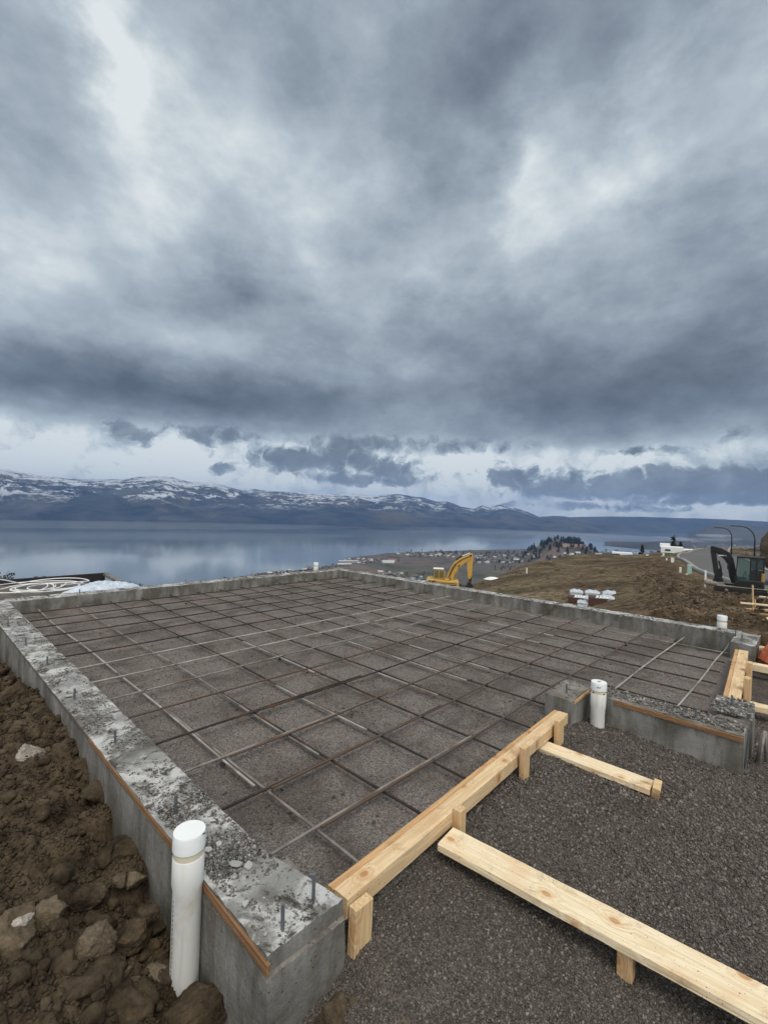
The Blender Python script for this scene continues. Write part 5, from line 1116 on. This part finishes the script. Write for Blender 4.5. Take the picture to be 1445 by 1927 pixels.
# ------------------------------------------------------------------ houses and trees
wallc = [M['white'], plain('house_grey', (.30, .31, .32), .8, .1), plain('house_tan', (.36, .31, .25), .8, .1), plain('house_dark', (.10, .11, .12), .8, .1)]
roofc = [plain('roof_grey', (.14, .145, .155), .8, .2), plain('roof_brown', (.15, .10, .08), .8, .2), plain('roof_pale', (.46, .47, .49), .7, .1)]
def house_mesh(L_, Wd, h_, rh, wm, rm):
    mb = MB(); mb.box((0, 0, h_ / 2 - .5), (L_, Wd, h_ + 1)); o_ = .5
    bm = mb.bm; vv = [bm.verts.new(v) for v in ((-L_ / 2 - o_, -Wd / 2 - o_, h_), (L_ / 2 + o_, -Wd / 2 - o_, h_), (L_ / 2 + o_, Wd / 2 + o_, h_), (-L_ / 2 - o_, Wd / 2 + o_, h_), (-L_ / 2 - o_, 0, h_ + rh), (L_ / 2 + o_, 0, h_ + rh))]
    for f in ((0, 1, 5, 4), (2, 3, 4, 5), (0, 4, 3), (1, 2, 5), (0, 3, 2, 1)): bm.faces.new([vv[k] for k in f]).material_index = 1
    # window and door bands
    for s in (-1, 1):
        for k in (-.3, 0, .3): mb.box((L_ * k, s * (Wd / 2 + .03), h_ * .5), (L_ * .14, .05, h_ * .35), mi=2)
    bmesh.ops.recalc_face_normals(bm, faces=bm.faces); me = bpy.data.meshes.new('house'); bm.to_mesh(me); bm.free()
    for m_ in (wm, rm, M['glass_dark']): me.materials.append(m_)
    return me
HM = [house_mesh(14, 9, 5, 2.6, wallc[k % 3 if k < 6 else 3], roofc[k % 3 if k != 4 else 0]) for k in range(8)] 
def drop(px, py, z0=-195.):
    r_ = ray(px, py); u = Vector((r_.x, r_.y)).normalized(); sl = r_.z / Vector((r_.x, r_.y)).length
    D = np.linspace(420, 5200, 900); zz = plain_z(D * u.x, D * u.y); k = np.argmax(H + sl * D < zz)
    if k == 0: k = np.argmin(np.abs(H + sl * D - zz))
    return Vector((D[k] * u.x, D[k] * u.y, zz[k]))
hs = [((642, 742), (1050, 1063), 26, 'pale house or shed by the marina on the near shore', 'buildings by the marina'),
      ((745, 882), (1041, 1049), 40, 'small pale house in the village past the brown fields', 'houses of the shore village'),
      ((895, 1004), (1045, 1061), 44, 'small house among trees right of the excavator boom', 'houses below the wooded hill'),
      ((700, 812), (1079, 1090), 16, 'house at the foot of the slope left of the yellow excavator', 'houses at the slope foot'),
      ((1000, 1090), (1041, 1050), 14, 'house under the wooded hill', 'houses under the wooded hill'),
      ((470, 640), (1064, 1080), 26, 'small house along the lake shore left of the marina', 'houses along the shore'),
      ((1110, 1240), (1036, 1046), 24, 'small house right of the wooded hill', 'houses right of the wooded hill'),
      ((1300, 1442), (1024, 1040), 40, 'tiny pale house of the distant town', 'houses of the distant town')]
for (xa, xb), (ya, yb), n_, lb, gp in hs:
    for _ in range(n_):
        px = RS.uniform(xa, xb); f = 0
        py = RS.uniform(ya, yb)
        if xa == 470: py = np.interp(px, [470, 640], [1083, 1061]) + RS.uniform(1, 6)
        p = drop(px, py); o = bpy.data.objects.new('house', HM[RS.randint(8)]); C.objects.link(o); o.location = p; o.rotation_euler = (0, 0, RS.choice([.5, 2.07]) + RS.normal(0, .15)); s_ = RS.uniform(.7, 1.15); o.scale = (s_,) * 3; tag(o, lb, 'house', gp)
# long sheds of the marina
def shed(px, py, L_, Wd, h_, wm, rm, rz, label, name='warehouse'):
    p = drop(px, py); e = empty(name, p, rz, label=label, cat='building'); MB().box((0, 0, h_ / 2), (L_, Wd, h_ + 1)).build('wall', wm, e)
    MB().prism([(-Wd / 2 - .6, h_ + .5), (0, h_ + 2.4), (Wd / 2 + .6, h_ + .5)], -L_ / 2 - .6, L_ / 2 + .6, M=Matrix.Rotation(R(90), 4, 'Z')).build('roof', rm, e)
M['roof_red'] = plain('roof_red', (.30, .13, .10), .8, .15)
va = -azel(700, 0)[0]
shed(730, 1059, 45, 16, 7, wallc[0], roofc[2], va + .1, 'long white warehouse with a pale roof near the marina'); shed(737, 1057, 30, 14, 8, wallc[2], M['roof_red'], va, 'warehouse with a reddish roof beside the long white one')
shed(655, 1059, 70, 16, 6, wallc[1], roofc[2], va + .25, 'longest grey boat shed at the marina'); shed(648, 1062, 50, 12, 5, wallc[0], roofc[0], va + .25, 'white boat shed before the longest one'); shed(1078, 1031, 60, 18, 9, wallc[2], M['roof_red'], va - .4, 'building with a red roof on the wooded hill')
# white modern houses at the road end
def modern(px, py, d, parts, label):
    p = atd(px, py, d); a = azel(px, 0)[0]; e = empty('modern_house', p, -a, label=label, cat='house')
    for (x, y, z, sx, sy, sz, m_) in parts:
        MB().box((x, y, z + sz / 2), (sx, sy, sz)).build('wall', m_, e)
    return e
e = modern(1265, 1041, 190, [(-.2, 0, -3, 6.6, 8, 5.2, wallc[0]), (-2.3, 1, 2.0, 3.0, 6, 1.2, wallc[0]), (1.9, 2, -3, 3.2, 6, 4.4, wallc[0])], 'white flat roofed modern house at the end of the verge')
MB().box((-1.5, -4.05, 1.2), (1.6, .1, .6)).build('window', M['glass_dark'], e); MB().box((-1.6, -4.05, -.3), (1.6, .1, .8)).build('window', M['glass_dark'], e)
e = modern(1293, 1042, 200, [(-1, 0, -3, 5.5, 7, 4.6, wallc[0]), (2.4, 0, -3, 4.0, 7, 4.0, wallc[0])], 'low white house right of the flat roofed modern one')
MB().box((-.5, -3.55, .4), (3, .1, .6)).build('window', M['glass_dark'], e); MB().box((2.4, -3.55, .1), (2.6, .1, .5)).build('window', M['glass_dark'], e)
modern(1249, 1041, 195, [(0, 0, -3, 4.2, 8, 3.9, wallc[3])], 'dark grey house left of the flat roofed white one')
modern(1170, 1045.5, 260, [(0, 0, -3, 9, 8, 4.6, wallc[0]), (-5, 0, -3, 8, 8, 4.0, wallc[3])], 'white and dark house beyond the field crest')
modern(1145, 1046, 290, [(0, 0, -3, 14, 8, 4.0, wallc[1])], 'long low grey roofed house beyond the field crest')
for k, (px, py, d, lb) in enumerate([(1392, 1046, 230, 'first dark house beyond the road, behind the left lamp'), (1405, 1045, 240, 'dark house between the two lamps beyond the road'), (1428, 1044, 230, 'dark house right of the right lamp')]):
    e = modern(px, py, d, [(0, 0, -4, 7, 8, 6.2, wallc[3]), (1.5, -1, -4, 4, 8, 5.2, wallc[0])], lb); MB().prism([(-4, 2.2), (0, 3.6), (4, 2.2)], -4.5, 4.5).build('roof', roofc[0], e)
# trees: crown of needle or twig clumps around a tapered trunk
def leaf(name, c, v=.3):
    m = Mat(name, .9, .1); g = m.n('ShaderNodeNewGeometry'); m.col(m.ramp(g.outputs['Random Per Island'], (0., tuple(x * (1 - v) for x in c)), (1., tuple(x * (1 + v) for x in c)))); return m.m
M['needle'] = leaf('needle', (.028, .040, .024), .5); M['twig'] = leaf('twig', (.065, .055, .045), .4)
def tree_mesh(kind, h, seed, n):
    rs = np.random.RandomState(seed); tt = rs.uniform(.12, 1, n) ** .8
    if kind == 'conifer': rad = (1 - tt) * h * .22 + .03 * h; rr = rad * np.sqrt(rs.uniform(.1, 1, n)); z = tt * h; sz = h * .085 * (1.2 - tt * .7)
    else: v = rs.normal(size=(n, 3)); v /= np.linalg.norm(v, axis=1)[:, None]; k = rs.uniform(.45, 1, n) ** .5 * (1 + .25 * np.sin(5 * v[:, 0] + seed)); v *= k[:, None] * h * .34; rr = np.hypot(v[:, 0], v[:, 1]); z = h * .62 + v[:, 2]; sz = np.full(n, h * .07)
    th = rs.uniform(0, 6.283, n); c = np.stack([rr * np.cos(th), rr * np.sin(th), z], -1)
    a = rs.normal(size=(n, 4, 3)) * (sz if np.ndim(sz) else sz)[:, None, None] * np.array([1, 1, .6]); V = (c[:, None] + a).reshape(-1, 3); i = np.arange(n)[:, None] * 4
    Fq = np.concatenate([i + [0, 1, 2], i + [0, 2, 3], i + [1, 2, 3], i + [0, 1, 3]])
    return np_mesh('crown', V, Fq)
TM = {}
for kd, m_, h_ in (('conifer', 'needle', 12), ('broad', 'twig', 8)):
    for v_ in range(4):
        me = tree_mesh(kd, h_, 10 * v_ + len(kd), 110); me.materials.append(M[m_]); o = MB().tube([(0, 0, -1), (0, 0, h_ * .5), (0, 0, h_ * .95)], [h_ * .025, h_ * .015, h_ * .004], 5); bmesh.ops.recalc_face_normals(o.bm, faces=o.bm.faces); tm = bpy.data.meshes.new('trunk'); o.bm.to_mesh(tm); o.bm.free(); tm.materials.append(M['bark']); TM[kd, v_] = (me, tm)
def tree(kd, p, s_, label, gp, simple=True):
    me, tm = TM[kd, RS.randint(4)]; e = bpy.data.objects.new('conifer' if kd == 'conifer' else 'bare_tree', None); C.objects.link(e); e.location = p; e.scale = (s_,) * 3; e.rotation_euler = (0, 0, RS.uniform(0, 6)); tag(e, label, 'tree', gp)
    for nm, mm in (('crown', me), ('trunk', tm)): o = bpy.data.objects.new(nm, mm); C.objects.link(o); o.parent = e
ts = [((640, 760), (1046, 1062), 24, 'broad', 'bare tree near the marina', 'trees near the marina', .9), ((750, 890), (1036, 1050), 44, 'conifer', 'conifer among the shore village houses', 'trees of the shore village', 1.),
      ((895, 1005), (1040, 1062), 44, 'conifer', 'conifer between the houses right of the excavator boom', 'trees below the wooded hill', 1.1), ((895, 1005), (1044, 1062), 20, 'broad', 'bare tree between the houses right of the excavator boom', 'bare trees below the wooded hill', 1.),
      ((1000, 1132), (1029, 1046), 230, 'conifer', 'dark conifer on the wooded hill', 'conifers on the wooded hill', 1.35), ((700, 830), (1076, 1092), 26, 'broad', 'bare tree at the foot of the slope', 'bare trees at the slope foot', .9),
      ((440, 640), (0, 0), 50, 'broad', 'bare tree on the lake shore left of the marina', 'trees along the shore', .9), ((930, 1090), (1066, 1078), 30, 'conifer', 'conifer in the row at the field edge', 'row of conifers below the field', .7),
      ((1120, 1245), (1034, 1046), 34, 'conifer', 'conifer right of the wooded hill', 'trees right of the wooded hill', .8), ((1300, 1445), (1022, 1042), 50, 'broad', 'tree of the distant town', 'trees of the distant town', 1.2)]
for (xa, xb), (ya, yb), n_, kd, lb, gp, s_ in ts:
    for _ in range(n_):
        px = RS.uniform(xa, xb); py = RS.uniform(ya, yb)
        if xa == 440: py = np.interp(px, [440, 560, 640], [1089, 1075, 1062]) + RS.uniform(1, 6)
        if xa == 1000: py = np.interp(px, [1000, 1025, 1060, 1090, 1132], [1034, 1026, 1027, 1032, 1040]) + RS.uniform(0, 8)
        if xa == 1000:
            c_ = atd(*((1050, 1032, 1750) if _ % 3 else (1105, 1036, 1650))); u_ = c_.xy.normalized(); lt, dp = RS.normal(0, 62), RS.normal(-40, 110); x_, y_ = c_.x + u_.x * dp + u_.y * lt, c_.y + u_.y * dp - u_.x * lt
            q_ = Vector((x_, y_, float(plain_z(np.array([x_]), np.array([y_]))[0])))
        else: q_ = drop(px, py)
        tree(kd, q_, s_ * RS.uniform(.75, 1.3), lb, gp)
for px, py, d, s_, kd, lb in ((1267, 1036, 200, .55, 'conifer', 'dark conifer rising behind the flat roofed white house'), (1280, 1041, 205, .45, 'conifer', 'small conifer between the two white houses'), (1208, 1043.5, 210, .42, 'conifer', 'lone dark conifer on the bank crest'), (1380, 1047, 240, .55, 'broad', 'bush beside the left lamp beyond the road'), (1415, 1047, 240, .6, 'broad', 'bush between the lamps beyond the road')):
    p = atd(px, py, d); tree(kd, p - Vector((0, 0, 1.2)), s_, lb, None)
# small trees seen over the back walls
for k, (px, py, lb, s_) in enumerate([(10, 1079, 'young tree top at the left edge above the black membrane', 1.), (80, 1081, 'young tree top behind the white hose', .9), (247, 1094, 'small tree top right of the plastic sheet', .55), (262, 1098, 'thin sprig right of the small tree top', .35), (425, 1085, 'little bush over the back wall left of the shore houses', .35), (443, 1086, 'second little bush over the back wall', .3)]):
    d = 30.; t_ = atd(px, py, d); h_ = 5.; e = empty('young_pine', t_ - Vector((0, 0, h_)), label=lb, cat='tree'); e.scale = (s_,) * 3; e.location = t_ - Vector((0, 0, h_ * s_))
    rs = np.random.RandomState(k + 60); mb = MB(); mb.tube([(0, 0, -8), (.03, 0, h_ * .6), (.0, 0, h_ * .98)], [.12, .07, .02], 6); trk = None; tips = []
    for j in range(26):
        z0 = h_ * (.35 + .62 * j / 26); a_ = rs.uniform(0, 6.28); ln = (h_ - z0) * .42 + .16; t = Vector((ln * math.cos(a_), ln * math.sin(a_), z0 + ln * .45)); mb.tube([(0, 0, z0), tuple(t)], [.025, .008], 4); tips.append(t)
        tips.append(Vector((0, 0, z0)).lerp(t, .6))
    mb.build('trunk', M['bark'], e)
    c = np.array([t[:] for t in tips]); c = np.repeat(c, 16, 0); n_ = len(c); V = (c[:, None] + rs.normal(0, .085, (n_, 1, 3)) + rs.normal(0, .05, (n_, 3, 3))).reshape(-1, 3)
    link('crown', np_mesh('crown', V, np.arange(n_ * 3).reshape(-1, 3)), M['needle'], e)
# parked cars on the ledge below
def car(px, py, d, m, label):
    p = atd(px, py, d); a = azel(px, 0)[0]; e = empty('parked_car', p, -a + .3, label=label, cat='car', group='cars below the far wall')
    MB().prism([(-2.2, .35), (-2.25, .85), (-1.9, .98), (-.9, 1.0), (1.2, 1.0), (2.15, .85), (2.2, .35)], -.9, .9).build('body', m, e, bev=.08)
    MB().prism([(-1.5, .98), (-1.0, 1.5), (.5, 1.52), (1.15, .98)], -.78, .78).build('cabin', M['glass_dark'], e, bev=.06)
    for x in (-1.4, 1.4):
        for y in (-.85, .85): MB().lathe([(.33, -.1), (.33, .1)], 16, M=Matrix.Translation((x, y, .33)) @ Matrix.Rotation(R(90), 4, 'X')).build('wheel', M['black'], e)
car(789, 1097, 150, M['charcoal'], 'dark car partly hidden by the wall left of the yellow excavator'); car(799, 1098, 140, M['white'], 'white car beside the dark one left of the yellow excavator'); car(734, 1087, 170, M['charcoal'], 'dark car standing alone over the far wall')
# low mist lying on the far shore and round the right hill
def mist(px, py, d, sx, sy, sz, dens):
    p = atd(px, py, d); bm = bmesh.new(); bmesh.ops.create_icosphere(bm, subdivisions=4, radius=1)
    for v in bm.verts: n_ = 1 + .35 * float(pn(np.array([v.co.x * 2 + px]), np.array([v.co.y * 2]), v.co.z)[0]); v.co = Vector((v.co.x * sx * n_, v.co.y * sy, v.co.z * sz * n_))
    me = bpy.data.meshes.new('mist'); bm.to_mesh(me); bm.free(); m = bpy.data.materials.new('mist'); m.use_nodes = True; t = m.node_tree; t.nodes.clear()
    v = t.nodes.new('ShaderNodeVolumePrincipled'); v.inputs['Color'].default_value = (.8, .88, 1, 1); v.inputs['Density'].default_value = dens
    o_ = t.nodes.new('ShaderNodeOutputMaterial'); t.links.new(v.outputs[0], o_.inputs['Volume']); o = link('mist', me, m); o.location = p; o.rotation_euler = (0, 0, -azel(px, 1000)[0]); return tag(o, kind='stuff')
mist(250, 988, 3700, 1900, 300, 24, 5e-4); mist(820, 996, 5000, 2100, 350, 26, 4e-4); mist(1190, 1012, 5200, 1300, 300, 26, 5e-4)
for k in range(16): mist(1245 + 130 * RS.rand(), 1007 + 12 * RS.rand(), 4300 + 250 * RS.rand(), 60 + 70 * RS.rand(), 90, 7 + 9 * RS.rand(), 1.6e-3)
# ------------------------------------------------------------------ haze
hz = MB().box((0, 0, 145), (23800, 23800, 696)); m = bpy.data.materials.new('haze'); m.use_nodes = True; nt = m.node_tree; nt.nodes.clear()
v = nt.nodes.new('ShaderNodeVolumePrincipled'); v.inputs['Color'].default_value = (.32, .54, .98, 1); v.inputs['Density'].default_value = 6.8e-5; v.inputs['Anisotropy'].default_value = .0
out = nt.nodes.new('ShaderNodeOutputMaterial'); nt.links.new(v.outputs[0], out.inputs['Volume'])
tag(hz.build('haze', m), kind='stuff')
